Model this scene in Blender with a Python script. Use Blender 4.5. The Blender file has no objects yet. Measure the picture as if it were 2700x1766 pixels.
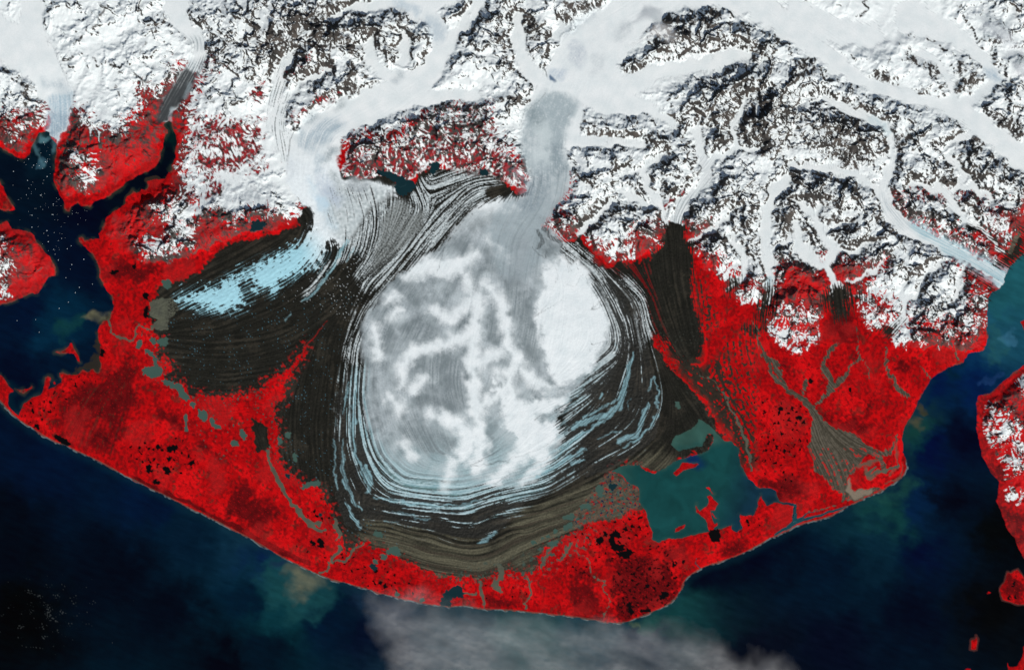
import math, sys
import numpy as np
try:
    import bpy
except ImportError:          # the map part can be previewed without Blender
    bpy = None

# ------------------------------------------------------------------ camera, sky, sun
KM = 0.05                    # one map pixel is 50 m; 1 Blender unit = 1 km
FW, FH = 2700.0, 1766.0
SUN_AZ, SUN_EL = 152.0, 43.0  # late-morning sun, from the south-south-east
if bpy:
    scn = bpy.context.scene
    cam_d = bpy.data.cameras.new('camera')
    cam = bpy.data.objects.new('camera', cam_d)
    scn.collection.objects.link(cam)
    cam.location = (0, 0, 600)
    cam.rotation_euler = (0, 0, 0)
    cam_d.sensor_width = 36.0
    cam_d.lens = 36.0 * 600.0 / (FW * KM)
    cam_d.clip_start = 10
    cam_d.clip_end = 4000
    scn.camera = cam
    w = bpy.data.worlds.new('World'); scn.world = w; w.use_nodes = True
    nt = w.node_tree
    sky = nt.nodes.new('ShaderNodeTexSky'); sky.sky_type = 'NISHITA'; sky.sun_disc = False
    sky.sun_elevation = math.radians(SUN_EL); sky.sun_rotation = math.radians(SUN_AZ)
    bg = nt.nodes['Background']; bg.inputs['Strength'].default_value = 0.055
    nt.links.new(sky.outputs[0], bg.inputs[0])
    sl = bpy.data.lights.new('sun', 'SUN'); sl.energy = 3.9; sl.angle = math.radians(0.5)
    sl.color = (1.0, 0.975, 0.93)
    so = bpy.data.objects.new('sun', sl); scn.collection.objects.link(so)
    so.location = (60, -100, 150)
    so.rotation_euler = (math.radians(90 - SUN_EL), 0, math.radians(180 - SUN_AZ))
    scn.view_settings.view_transform = 'Standard'
    scn.view_settings.look = 'None'
    scn.view_settings.exposure = 0.0
    scn.view_settings.gamma = 1.0
    scn.view_settings.use_curve_mapping = False

# ------------------------------------------------------------------ map helpers
f32 = np.float32
rng = np.random.default_rng(7)
TS = 700.0 / 2369.0
TILES = {c: (ox, oy, TS) for c, (ox, oy) in zip('abcdefghijklmnop',
         [(x, y) for y in (0, 430, 860, 1306) for x in (0, 650, 1300, 2000)])}
TILES['z'] = (0, 0, 1.0)
TILES['D'] = (0, 0, 2700 / 2380.0)

def P(s, ws=1.0):
    """'e 10,20 30,40,5 f ...' -> array of map points (x, y, width)"""
    out = []; t = TILES['z']
    for k in s.split():
        if k in TILES:
            t = TILES[k]; continue
        v = [float(a) for a in k.split(',')]
        out.append((t[0] + v[0] * t[2], t[1] + v[1] * t[2], v[2] * ws if len(v) > 2 else 0.0))
    return np.array(out, dtype=np.float64)

def lin(r, g, b):
    c = np.array([r, g, b], dtype=np.float64) / 255.0
    return np.where(c <= 0.04045, c / 12.92, ((c + 0.055) / 1.055) ** 2.4).astype(f32)

def ss(a, b, x):
    t = np.clip((x - a) / (b - a), 0, 1)
    return t * t * (3 - 2 * t)

# fine grid: uniform inside the frame, growing steps outside it
STEP = 1.75
def axis(lo, hi):
    a = list(np.arange(lo, hi + STEP, STEP)); s = STEP; e = a[-1]; after = []
    while e < hi + 3600:
        s *= 1.13; e += s; after.append(e)
    s = STEP; e = a[0]; before = []
    while e > lo - 3600:
        s *= 1.13; e -= s; before.append(e)
    return np.array(before[::-1] + a + after, dtype=f32)
gx, gy = axis(-45, 2745), axis(-45, 1811)
X, Y = np.meshgrid(gx, gy)
NY, NX = X.shape

# coarse raster for distance fields
CS = 3.0; CX0, CY0 = -330.0, -330.0
cnx, cny = int((3030 - CX0) / CS) + 1, int((2096 - CY0) / CS) + 1
cgx = (CX0 + CS * np.arange(cnx)).astype(f32); cgy = (CY0 + CS * np.arange(cny)).astype(f32)

def coarse_sdf(pts, closed=True, pad=130.0):
    """positive inside, negative outside; polylines: width - distance"""
    far = -pad
    S = np.full((cny, cnx), far, f32)
    x0, x1 = pts[:, 0].min() - pad, pts[:, 0].max() + pad
    y0, y1 = pts[:, 1].min() - pad, pts[:, 1].max() + pad
    i0, i1 = np.searchsorted(cgx, [x0, x1]); j0, j1 = np.searchsorted(cgy, [y0, y1])
    if i1 <= i0 or j1 <= j0: return S
    xx, yy = np.meshgrid(cgx[i0:i1], cgy[j0:j1])
    n = len(pts)
    if closed:
        d2 = np.full(xx.shape, 1e9, f32); ins = np.zeros(xx.shape, bool)
    else:
        best = np.full(xx.shape, -1e9, f32)
        if n == 1:
            best = (pts[0, 2] - np.hypot(xx - pts[0, 0], yy - pts[0, 1])).astype(f32)
    for k in range(n if closed else n - 1):
        ax, ay, aw = pts[k]; bx, by, bw = pts[(k + 1) % n]
        ex, ey = bx - ax, by - ay; L = ex * ex + ey * ey + 1e-9
        px, py = xx - f32(ax), yy - f32(ay)
        t = np.clip((px * f32(ex) + py * f32(ey)) * f32(1 / L), 0, 1)
        dx, dy = px - t * f32(ex), py - t * f32(ey)
        q = dx * dx + dy * dy
        if closed:
            np.minimum(d2, q, out=d2)
            if ay != by:
                c = ((yy >= min(ay, by)) & (yy < max(ay, by)) &
                     (px < f32(ex / ey) * py))
                ins ^= c
        else:
            np.maximum(best, f32(aw) + t * f32(bw - aw) - np.sqrt(q), out=best)
    if closed:
        d = np.sqrt(d2); best = np.where(ins, d, -d)
    S[j0:j1, i0:i1] = np.maximum(best, far)
    return S

def samp(C, x, y):
    u = np.clip((x - CX0) / CS, 0, cnx - 1.001); v = np.clip((y - CY0) / CS, 0, cny - 1.001)
    i = u.astype(np.int32); j = v.astype(np.int32); fu = (u - i).astype(f32); fv = (v - j).astype(f32)
    a = C[j, i]; b = C[j, i + 1]; c = C[j + 1, i]; d = C[j + 1, i + 1]
    return (a + (b - a) * fu) * (1 - fv) + (c + (d - c) * fu) * fv

# periodic noise tile, 32 cells of 16 texels
def make_tile(seed, lo=0.6, hi=1.5):
    r = np.random.default_rng(seed)
    F = np.fft.rfft2(r.standard_normal((512, 512)))
    fy = np.fft.fftfreq(512)[:, None] * 512; fx = np.fft.rfftfreq(512)[None] * 512
    k = np.hypot(fx, fy) / 32.0
    F *= np.exp(-((k - 0.75) / 0.38) ** 2)
    t = np.fft.irfft2(F, s=(512, 512)); t /= t.std() * 2.2
    return t.astype(f32)
NT = [make_tile(s) for s in (11, 12, 13)]
WT = np.random.default_rng(5).random((512, 512)).astype(f32)

def tex(T, u, v):
    i = np.floor(u); j = np.floor(v); fu = (u - i).astype(f32); fv = (v - j).astype(f32)
    i = i.astype(np.int32) & 511; j = j.astype(np.int32) & 511
    i2 = (i + 1) & 511; j2 = (j + 1) & 511
    return (T[j, i] * (1 - fu) + T[j, i2] * fu) * (1 - fv) + (T[j2, i] * (1 - fu) + T[j2, i2] * fu) * fv

def noise(x, y, scale, seed=0):
    a = seed * 1.7 + 0.6; c, s = math.cos(a) * 16 / scale, math.sin(a) * 16 / scale
    return tex(NT[seed % 3], x * f32(c) - y * f32(s) + f32(seed * 97.3), x * f32(s) + y * f32(c) + f32(seed * 41.7))

def fbm(x, y, scale, octv=4, seed=0, gain=0.5):
    r = 0; a = 1.0; n = 0
    for o in range(octv):
        r = r + f32(a) * noise(x, y, scale / 2 ** o, seed + o * 3 + 1); n += a * a; a *= gain
    return r / f32(math.sqrt(n))

def ridged(x, y, scale, octv=4, seed=0, gain=0.5):
    r = 0; a = 1.0; n = 0
    for o in range(octv):
        r = r + f32(a) * (1 - np.abs(noise(x, y, scale / 2 ** o, seed + o * 3 + 1)) * 2); n += a; a *= gain
    return r / f32(n)

# warps
W1x = fbm(X, Y, 34, 4, 3); W1y = fbm(X, Y, 34, 4, 19)
def wsamp(C, amp):
    return samp(C, X + W1x * f32(amp), Y + W1y * f32(amp)) if amp else samp(C, X, Y)
def poly(s, amp=4.0, pad=130.0):
    return wsamp(coarse_sdf(P(s), True, pad), amp)
def strokes(lst, amp=3.0, pad=90.0, ws=1.0):
    C = None
    for s in lst:
        c = coarse_sdf(P(s, ws), False, pad); C = c if C is None else np.maximum(C, c)
    return wsamp(C, amp)
def polys(lst, amp=4.0, pad=90.0):
    C = None
    for s in lst:
        c = coarse_sdf(P(s), True, pad); C = c if C is None else np.maximum(C, c)
    return wsamp(C, amp)

# ------------------------------------------------------------------ traced map: coasts
COAST = '''i -900,560 i 0,665 50,725 100,775 170,840 280,910 400,985 500,1035 620,1085 760,1150 880,1205 1000,1270 1100,1330 1200,1375 1330,1445 1450,1500 1560,1557
m 1600,65 1700,120 1830,180 1950,240 2090,315 2200,370 2369,465
n 120,440 240,510 360,575 480,630 600,690 750,750 900,790 1050,830 1200,880 1400,925 1600,970 1800,995 1950,985 2120,1015 2369,1025
o 150,1022 300,1040 500,1060 700,1080 900,1110 1020,1138 1100,1142 1200,1130 1300,1090 1400,1050 1500,1010 1580,960 1640,905 1680,850 1700,780 1740,730 1840,660 1950,615 2100,570 2250,510 2369,445
p 100,385 200,345 300,295 400,250 550,215 650,185 720,145 800,100 880,60 960,20
l 1080,1480 1200,1410 1290,1340 1335,1260 1320,1200 1285,1130 1290,1050 1275,1000 1300,900 1350,820 1400,740 1430,660 1480,580 1510,520 1530,480 1580,430 1680,370 1780,345 1820,320 1870,255 1940,230 2010,215 2030,170 2040,80
h 2045,1557 2040,1450 2035,1300 2050,1200 2080,1150 2150,1120 2190,1060 2205,1000 2230,920 2290,880 2320,840 2369,800 h 3200,700
z 3400,-400 -400,-400 -900,700 a 0,1310 80,1360 140,1400 210,1430 260,1380 300,1290 330,1210 350,1180 420,1170 450,1180 455,1240 490,1275 508,1295 498,1400 485,1557
e 480,100 490,200 530,270 560,330 570,390 590,430 620,440 640,380 690,355 720,385 790,385 850,345 920,315 980,300 1020,260 1080,220 1150,160 1230,110 1320,70 1380,40 1410,0
a 1420,1420 1450,1300 1480,1210 1490,1170 1455,1110 1500,1090 1535,1090 1540,1150 1570,1200 1580,1300 1560,1400 1540,1480 1510,1557
e 1510,70 1465,145 1400,150 1310,160 1320,200 1290,250 1270,235 1250,260 1215,265 1195,240 1180,270 1130,310 1115,370 1080,400 1000,450 950,480 930,550 910,610 880,635 885,680 830,680 790,690 760,700 735,655 695,668 705,700 740,735 770,760 820,810 860,870 885,950 890,1020 930,1110 990,1180 1020,1270 1010,1310 985,1350 975,1390 930,1410 890,1450 870,1500 875,1557
i 870,60 880,130 900,170 890,230 885,290 900,330 885,410 850,400 820,385 790,410 740,385 700,430 640,435 560,408 530,420 545,480 550,510 480,540 430,560 440,500 460,455 430,445 405,460 400,530 370,600 290,640 210,690 190,750 165,800 90,735 75,690 80,600 130,580 90,550 55,500 30,450 0,430 i -900,300'''
LANDS = {
 'east': 'l 2369,350 2300,400 2200,470 2130,555 2070,595 1965,620 1950,680 1945,800 1945,900 1960,980 1980,1080 2000,1160 2030,1230 2090,1310 2145,1390 2140,1480 2120,1557 p 2135,80 2180,190 2210,280 2240,325 2290,380 2320,480 2369,565 z 3400,1520 3400,900',
 'ne': 'h 2335,1412 2369,1400 z 2760,835 h 2369,1490',
 'se_isle': 'p 2315,650 2280,665 2250,695 2222,680 2200,730 2180,790 2150,850 2160,890 2180,930 2230,945 2330,975 2369,978 z 2740,1590 2735,1545 p 2369,730 2340,690',
 'isle': 'p 1938,1245 1957,1275 1950,1330 1945,1370 1920,1378 1888,1370 1895,1330 1905,1285 1935,1275',
 'islet': 'p 2030,880 2050,852 2078,875 2055,872',
 'se': 'p 2225,1490 2222,1640 2600,1700 2600,1300 2369,1350 2340,1470 2310,1520 2240,1535',
 'tiny': 'p 1838,1557 1850,1543 1885,1540 1880,1600 1840,1600',
 'west_isle': 'e -400,500 0,545 30,525 60,520 90,560 110,590 200,600 270,620 310,650 330,710 370,740 400,800 440,830 480,900 505,970 490,1000 430,1020 400,1070 370,1120 330,1165 280,1160 200,1200 100,1240 0,1268 -400,1330',
 'west_spit': 'e -400,60 0,165 30,220 60,290 100,360 133,410 120,425 40,430 0,410 -400,330',
 'bay_isle': 'i 490,240 560,213 610,180 635,140 660,180 675,220 700,280 712,322 690,312 660,245 600,237 540,248',
 'spit_isle': 'i 150,572 215,600 245,575 282,550 285,530 250,560 200,566',
 'cove_isle': 'i 478,492 492,490 500,512 482,516',
}
S_main = poly(COAST, 2.5)
S_isl = {k: poly(v, 2.0, 60) for k, v in LANDS.items()}
S_land = S_main.copy()
for v in S_isl.values(): S_land = np.maximum(S_land, v)
LAKE = '''k 1590,1050 1620,990 1700,950 1770,910 1810,870 1840,830 1880,860 1960,900 2010,960 2060,1020 2130,1030 2190,1090 2200,1150 2220,1250 2270,1340 2330,1400 2369,1440
l 30,1435 100,1440 150,1470 180,1557 p 280,70 320,80 325,200 345,240 305,250 315,100 200,72 150,70 70,90 20,0
o 2369,60 2330,180 2200,170 2230,290 2180,330 2120,310 2130,270 2020,300 1950,310 1870,340 1800,350 1700,375 1600,385 1480,415 1420,380 1420,320 1390,240 1370,180 1355,130 1300,60 1310,0
k 1310,1500 1290,1430 1220,1410 1180,1350 1120,1310 1040,1305 1110,1260 1200,1240 1310,1235 1350,1290 1430,1310 1500,1280 1580,1240 1620,1210 1700,1180 1760,1150 1850,1140 1920,1100 1960,1040 1965,970 1910,960 1890,1020 1860,1070 1760,1090 1640,1110'''
ISL_LAKE = ['k 1600,1310 1660,1260 1690,1215 1740,1220 1840,1230 1790,1260 1700,1280 1640,1330',
 'k 1895,1435 1930,1430 1950,1480 1975,1495 1950,1495 1930,1460',
 'o 1910,0 k 1905,1520 1940,1505 1990,1557 o 2015,75 1980,135 1935,125 1950,190 1970,240 1970,300 1950,330 1920,300 1915,250 1885,205 1850,180 1830,150 1870,120 1905,95 1930,60',
 'o 1815,70 1828,115 1845,130 1820,155 1812,110',
 'o 1612,330 1630,290 1720,253 1705,290 1640,320',
 'o 1945,130 1985,190 2005,205 1980,200 1950,160', 'o 1970,260 2005,245 2000,265 1975,285']
S_lake = poly(LAKE, 3.0)
S_lisl = polys(ISL_LAKE, 2.0, 40)
S_lake = np.minimum(S_lake, -S_lisl)

# water bodies: (tile x,y,r) per kind; r in tile pixels, elongated by optional second point
PONDS = {
 'teal': ['i 1300,400,28 1370,410,50 1410,400,38', 'i 1430,140,22 1455,145,32 1480,120,16', 'i 1465,490,14 1540,525,22 1600,540,22 1625,600,26 1660,640,22',
          'i 1780,760,12 1810,790,36 1815,810,30', 'i 2160,940,16 2175,970,22 2180,1000,14', 'i 1310,220,14 1350,250,12 1385,290,12 1390,350,10',
          'i 1235,180,18 1255,140,14', 'i 1360,120,18 1375,145,14', 'i 1715,690,18 1720,710,14', 'i 1890,840,16 1905,885,14 1960,900,12', 'i 1655,800,12 1665,930,8',
          'i 2085,1045,22 2115,1055,14', 'n 1160,340,22 1200,350,18', 'n 1270,500,18 1320,490,34 1350,515,20', 'n 1225,545,22 1240,548,14', 'n 1150,590,18',
          'j 365,970,22 380,960,18', 'j 295,1000,12 300,1040,14', 'j 500,1440,12 560,1410,16 640,1400,20', 'j 430,1150,14 440,1200,12', 'e 1460,1060,14 1495,1090,28 1500,1060,20',
          'k 1640,690,14 1660,720,12', 'o 800,100,18 860,95,16', 'o 640,200,12 700,190,26', 'o 650,290,18 690,260,18', 'k 950,1450,28 960,1510,16', 'n 1340,880,16', 'n 1565,930,16',
          'o 560,320,14', 'o 490,365,14', 'o 440,380,9', 'o 360,420,14', 'o 510,430,14 560,420,18', 'o 420,480,12'],
 'navy': ['n 1760,960,26 1800,890,34 1880,850,42 1900,870,32', 'n 1800,965,24', 'f 60,590,18 100,560,42 150,545,20', 'b 1650,1470,10 1690,1480,26 1660,1530,22',
          'f 1390,230,50 1460,200,40', 'f 1180,80,12 1280,110,22 1380,170,34', 'f 2110,85,22 2140,90,18', 'k 1060,1430,22 1090,1425,14', 'n 660,170,8', 'n 1115,630,16 1145,645,18', 'j 370,1340,16'],
 'black': ['e 1300,1180,18 1305,1200,14', 'e 1305,1300,14 1300,1360,14', 'e 1200,920,14', 'e 990,985,8 1045,965,10', 'i 1520,1095,24 1555,1085,22', 'i 1415,1070,14 1410,1090,10', 'i 330,885,14 340,910,8',
           'i 1480,1270,20 1500,1300,18', 'i 1330,1250,16 1330,1290,14', 'i 1510,1180,16', 'i 1720,1210,14 1700,1225,12', 'i 1375,1185,10', 'i 1380,1385,14 1410,1395,12',
           'n 655,400,16 670,440,22', 'n 580,410,12 600,430,12', 'n 1235,810,14', 'n 1195,780,12', 'o 950,400,26 970,385,12', 'o 1080,450,22 1060,400,16 1065,350,14', 'o 1090,465,24 1150,465,20',
           'o 1140,520,18 1190,530,28 1220,500,20', 'o 1180,300,14', 'o 1000,340,14', 'o 1095,340,24 1120,360,16', 'o 1960,340,28 1985,370,38 1990,335,30', 'o 1520,890,22 1545,880,18', 'o 1510,905,18',
           'o 1620,615,14', 'o 1700,590,12', 'o 1400,650,10', 'o 1380,805,10', 'o 1210,960,12 1235,1050,14', 'o 1330,1030,10 1400,1020,6', 'l 470,485,14', 'l 815,570,11', 'l 195,740,14', 'l 300,740,12',
           'l 350,815,14 370,820,10', 'l 400,860,12', 'l 270,840,11', 'l 210,960,12', 'l 160,1080,12', 'l 230,1115,10', 'i 910,225,20 905,245,20', 'i 500,985,14 560,1020,20 600,1045,18', 'p 2285,770,6 2270,810,6', 'p 2235,910,12', 'p 2290,890,4 2292,920,4'],
}
POND_S = {k: [(s, coarse_sdf(P(s, 0.31 if k == 'teal' else .34), False, 40)) for s in v] for k, v in PONDS.items()}
wobx = X + 3.0 * noise(X, Y, 9, 4); woby = Y + 3.0 * noise(X, Y, 9, 8)
pond_id = np.zeros(X.shape, np.int16); POND_LIST = []
def reg_pond(S, kind, label=None):
    POND_LIST.append((kind, label)); pond_id[S > 0] = len(POND_LIST)

# ------------------------------------------------------------------ rivers and gravel
RIVER = ['l -60,-40,3 0,60,4 20,200,6 90,330,10 130,440,11 250,570,14 380,640,20 470,720,22 510,830,20',
 'l 40,250,12 150,330,16 190,450,10 260,540,8', 'l 640,260,7 570,320,6 600,400,16 620,450,20 650,480,22 620,610,12 520,680,10',
 'l 700,140,5 650,210,12 600,290,8 550,320,6 590,390,10', 'l 878,0,3 885,190,4 903,290,7 800,370,6 770,450,16 700,520,12 640,560,12',
 'l 420,480,12 405,600,8', 'l 700,960,28 850,1000,26 950,1090,18 1050,1140,14 1180,1120,14 1240,980,5', 'l 1290,590,18 1320,620,12 1230,550,14 1200,480,8 1130,350,5 1150,200,4',
 'l 1440,350,3 1500,430,6 1540,470,4', 'l 1745,200,4 1780,300,7', 'l 1050,1120,14 1100,1220,10 1140,1290,8', 'l 940,300,2 1000,460,4', 'h 2320,610,10 2280,720,14 2240,790,14']
FAN = ['l 490,700 540,780 700,950 900,1010 1000,1110 940,1180 860,1280 800,1340 790,1400 830,1480 900,1475 1060,1440 1100,1440 960,1510 p 760,70 740,60 l 740,1500 660,1440 580,1340 500,1280 480,1180 440,1090 470,1000 460,880']
OLIVE = ['e 955,1390,13 1000,1480,8 i 1000,60,9 1050,92,8 1120,95,10 1150,140,11 1195,130,9 1212,60,9 e 1200,1490,8 1240,1445,7 1290,1470,8 1360,1475,12',
 'j 200,1080,9 190,1200,12 250,1300,22 320,1450,22 380,1540,18 n 380,30,16 450,120,20 500,180,22 580,270,26 640,310,22 700,310,12', 'n 660,250,28 600,240,10',
 'n 790,200,10 800,280,22 830,350,22 800,400,5', 'n 840,470,14 800,520,20 750,580,10 735,640,11 700,680,10 650,690,8', 'n 760,590,8 880,595,12 960,480,12 1050,430,8',
 'n 2250,600,16 2285,690,18 2225,790,18 2290,860,10', 'n 2080,760,14 2100,860,20 2110,940,10 2115,990,4', 'n 1920,870,12 2050,870,10', 'o 0,780,24 60,850,18',
 'o 310,720,10 330,800,8 350,880,10 280,950,9 300,1010,10', 'o 540,440,10 470,560,8 440,640,14', 'o 740,440,5 760,510,5 860,580,5 880,680,5 900,740,5 990,760,6 1005,860,6', 'o 1010,880,4 1050,950,4 980,1080,6',
 'o 640,520,14 700,420,10', 'k 1840,390,3 1850,430,4 1960,490,5 2050,580,6 2130,750,10 2200,900,10 2250,1000,14 2290,1180,16', 'l 1230,1250,22 1000,1330,6', 'l 980,1310,22 1040,1250,14',
 'p 440,150,4 600,110,6 700,75,4', 'k 2290,1180,14 2300,1280,6']
SILT = ['e 1330,1250 1400,1210 1540,1200 1600,1290 1560,1350 1500,1420 1510,1490 1420,1490 1340,1460 1400,1400 1340,1340']
OXBOW = ['p 150,345,7 250,290,10 320,250,16 400,210,9 540,180,8 640,150,7 780,100,4', 'p 330,230,9 430,160,4 560,130,2', 'p 320,90,10 322,180,14 330,235,18', 'o 1820,550,2 1800,600,3 1855,655,4']

# ------------------------------------------------------------------ glaciers (name, label, strokes/polys)
GL = [
 ('tidewater glacier', 'wide pale blue glacier ending in the dark bay at the left edge', [], ['a -700,0 0,140 60,170 150,210 190,100 205,-60 385,-60 390,100 382,220 420,340 500,450 560,600 610,720 655,830 650,960 610,1120 560,1220 500,1300 445,1190 410,1150 445,1090 480,1020 440,950 350,870 280,720 130,620 0,560 -700,400']),
 ('glacier', 'narrow striped grey glacier winding down to the head of the thin fjord', ['a 1650,-80,50 1560,60,40 1600,200,26 1720,290,22 1790,380,20 1780,500,22 1700,640,26 1620,790,24 1520,930,20 1470,1040,16 1490,1090,12'], []),
 ('glacier', 'broad white trunk glacier feeding the left debris apron', ['b 1750,-60,80 1500,60,60 1650,150,40 1740,300,36 1730,480,42 1640,650,60 1450,800,80 1150,930,85 850,1050,85 640,1200,85 560,1400,80 560,1557,80', 'b 1080,400,26 1120,560,30 1250,680,30 1400,720,50', 'b 1420,330,18 1400,560,26', 'b 2130,-60,26 2060,60,24 1980,180,24 1850,320,26 1800,450,30', 'b 1050,80,24 1250,20,34 1500,40,40', 'b 2050,850,26 1800,860,24 1500,900,40','b 760,160,12 1000,60,20'], []),
 ('glacier', 'pale glacier full of thin dark medial lines beside the red hillside', ['b 400,500,16 300,640,22 280,800,34 270,950,44 270,1100,44 330,1260,40 350,1400,30','b 720,640,12 500,750,14 400,850,10 300,900,20'], []),
 ('ice throat glacier', 'wide ice stream pouring from the upper snowfield through the mountain gap', ['c 1900,-100,60 1550,-20,48 1250,120,64 1000,330,84 780,520,80 600,740,60 500,950,65 420,1200,55 460,1400,55 500,1557,55 g 520,0,52 500,150,52 450,300,55', 'c 220,150,12 230,400,20 300,600,26 440,740,20', 'c 570,330,12 620,260,16','c 2250,500,14 2120,500,24 1980,570,24 1700,610,24 1450,650,26 1250,760,36 1000,800,50 700,760,80', 'c 1000,900,50 1400,960,20 1600,1120,14', 'c 700,1260,24 1000,1270,14 1300,1290,12', 'c 1110,640,14 950,600,60', 'c 1350,390,10 1200,440,16 1050,520,30', 'c 640,800,40 700,900,40 750,1000,20', 'c 680,1170,30 750,1050,20'], []),
 ('glacier', 'long straight white glacier crossing the upper right corner of the mountains', ['d -600,-200,90 0,60,80 250,250,60 500,420,50 750,620,44 950,740,36 1250,840,34 1550,920,30 1750,960,46 1950,1100,54 2150,1260,54 2369,1420,58 2800,1750,60', 'd 1350,150,90 1650,280,60 1850,400,38 2000,540,32 2130,720,28 1980,830,28 1820,940,34', 'd 1430,470,16 1600,560,18 1690,700,18 1730,830,18 1760,930,22', 'd 1900,1180,12 1650,1330,10', 'd 300,60,50 600,260,70 1000,330,60'], []),
 ('glacier', 'curved glacier with pale blue crevassed tongue reaching the turquoise inlet', ['d 550,880,14 750,960,18 950,1050,16 1100,1120,18 1190,1200,16 1195,1350,16 1195,1480,16 h 1170,20,22 1120,180,24 1130,330,28 1200,480,34 1350,600,32 1550,690,30 1750,790,30 1950,900,30 2100,980,34 2170,1030,36', 'h 300,20,14 600,60,18 850,100,20 980,180,20 1090,290,20'], []),
 ('glacier', 'long straight white valley glacier whose foot turns to dark debris above the red plain', ['h 250,150,20 130,260,26 70,450,32 60,700,34 90,900,26 110,1060,22 80,1250,18', 'h 280,620,10 240,700,12 100,780,20', 'h 330,530,12 350,640,22 380,780,30 470,850,22'], []),
 ('glacier', 'forked white glacier ending in a fan of dark rubble', ['h 330,330,8 440,420,16 530,550,18 600,680,22 690,780,22 620,860,24 600,950,22 680,1050,26 720,1180,40 720,1280,30', 'h 540,380,10 520,480,14', 'h 780,540,8 620,580,14', 'h 980,720,8 880,800,12 720,780,14', 'h 1100,900,8 980,990,11 860,1060,9 780,1040,10', 'h 1060,1130,8 950,1190,10 820,1200,10', 'h 330,650,18 400,760,26 480,850,24 560,930,22'], []),
 ('glacier', 'straight white glacier high above the right inlet with dark striped snout', ['h 1360,200,14 1650,240,18 1740,380,20 1850,500,18 1960,580,15 2080,670,16 2150,790,10', 'h 2080,330,14 1900,200,18 1760,260,18', 'h 1700,-60,14 1830,120,14 1780,240,10'], []),
 ('glacier', 'grey streaked S-shaped glacier that darkens into rubble', ['c 2260,880,8 2220,1000,8 2150,1090,10 2150,1200,13 2180,1290,14 2050,1390,20 1940,1460,22 1900,1557,22 g 1930,80,22 1880,200,22 1770,280,26 1680,380,24 1640,500,22 1650,620,20', 'c 2369,1330,12 2180,1340,16'], []),
 ('glacier', 'white glacier joined by two small branches above the dark rubble valley', ['g 1150,100,8 1320,60,14 1380,200,18 1450,330,18 1530,450,13 1560,580,11', 'g 1150,240,18 1250,330,15 1430,380,12', 'c 1900,1140,8 1800,1180,20 1850,1330,22 1880,1480,20', 'c 1830,1080,8 1790,1180,10','c 1500,1400,12 1350,1500,14 g 1350,60,14'], []),
 ('glacier', 'short straight white glacier pointing to the red hill by the big ice lobe', ['g 1060,340,8 930,480,14 820,580,13 770,650,10'], []),
 ('glacier', 'small tapering white glacier beside the dark rubble valley', ['g 2130,430,8 2000,570,13 1870,640,11 1760,700,7'], []),
 ('glacier', 'hooked glacier with white trunk and dark tip above the red slope', ['g 2120,630,10 2200,780,16 2260,900,16 2230,1010,13 2150,1080,12 2100,1130,7'], []),
 ('glacier', 'Y-shaped white glacier with a grey fanned foot by the red spur', ['h 1330,1060,8 1270,1170,12 1310,1280,18 1310,1360,18 1220,1450,22 1130,1510,22', 'h 1440,1080,8 1390,1180,13 1320,1260,12'], []),
 ('glacier', 'slim white glacier pointing straight down between two dark spurs', ['h 1830,930,8 1780,1050,10 1765,1200,14'], []),
 ('glacier', 'narrow white ice ribbon slanting from the crest toward the crevassed tongue', ['h 1660,870,7 1540,960,8 1440,1040,6'], []),
]
GLS = []
GW = [1, .74, .52, .5, .85] + [.52] * 20
for nm, lb, st, pl in GL:
    C = None
    for s in st:
        c = coarse_sdf(P(s, GW[len(GLS)]), False, 130); C = c if C is None else np.maximum(C, c)
    for s in pl:
        c = coarse_sdf(P(s), True, 130); C = c if C is None else np.maximum(C, c)
    GLS.append(C)
G_c = GLS[0].copy()
for C in GLS[1:]: G_c = np.maximum(G_c, C)
W2x = fbm(X, Y, 50, 3, 33); W2y = fbm(X, Y, 50, 3, 47)
S_gl = samp(G_c, X + W1x * 7 + W2x * 5, Y + W1y * 7 + W2y * 5)

# ------------------------------------------------------------------ the two big piedmont lobes
LOBE = '''g 290,150 360,160 350,260 270,305 80,330 f 2369,320 2150,330 2000,420 1850,600 1720,760 1500,880 1300,1040 1170,1180 1080,1330 1000,1450 950,1557
j 940,120 990,260 1050,350 1045,600 1060,900 1130,1060 1220,1260 1350,1400 1500,1480 1700,1510 1950,1490 2100,1430 2369,1440
k 200,1480 400,1380 560,1180 620,1000 560,800 640,700 760,560 900,380 1000,200 1050,60 g 1050,1400 1000,1280 900,1100 880,960 760,830 640,700 520,600 440,560 560,400 650,260 690,130 700,0'''
TONGUE = '''b 350,1200 360,1557 f 360,150 410,280 520,380 600,450 590,570 500,690 300,830 130,890 60,930 0,965 e 2260,940 2150,1000 2000,1060 1900,1130 1750,1160 1610,1215 1650,1240 1740,1235 1800,1290 1900,1300 1990,1310 2120,1290 2200,1230 2150,1120 2165,1040 2240,1010 2240,1070 2369,1110 f 60,1125 170,1110 250,1140 300,1060 400,1010 480,950 570,910 620,920 660,830 700,740 800,680 900,740 980,740 1010,640 1060,480 1150,450 1250,330 1330,290 1310,220 1200,180 1100,160 990,170 860,150 830,60 b 810,1400 880,1200'''
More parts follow.
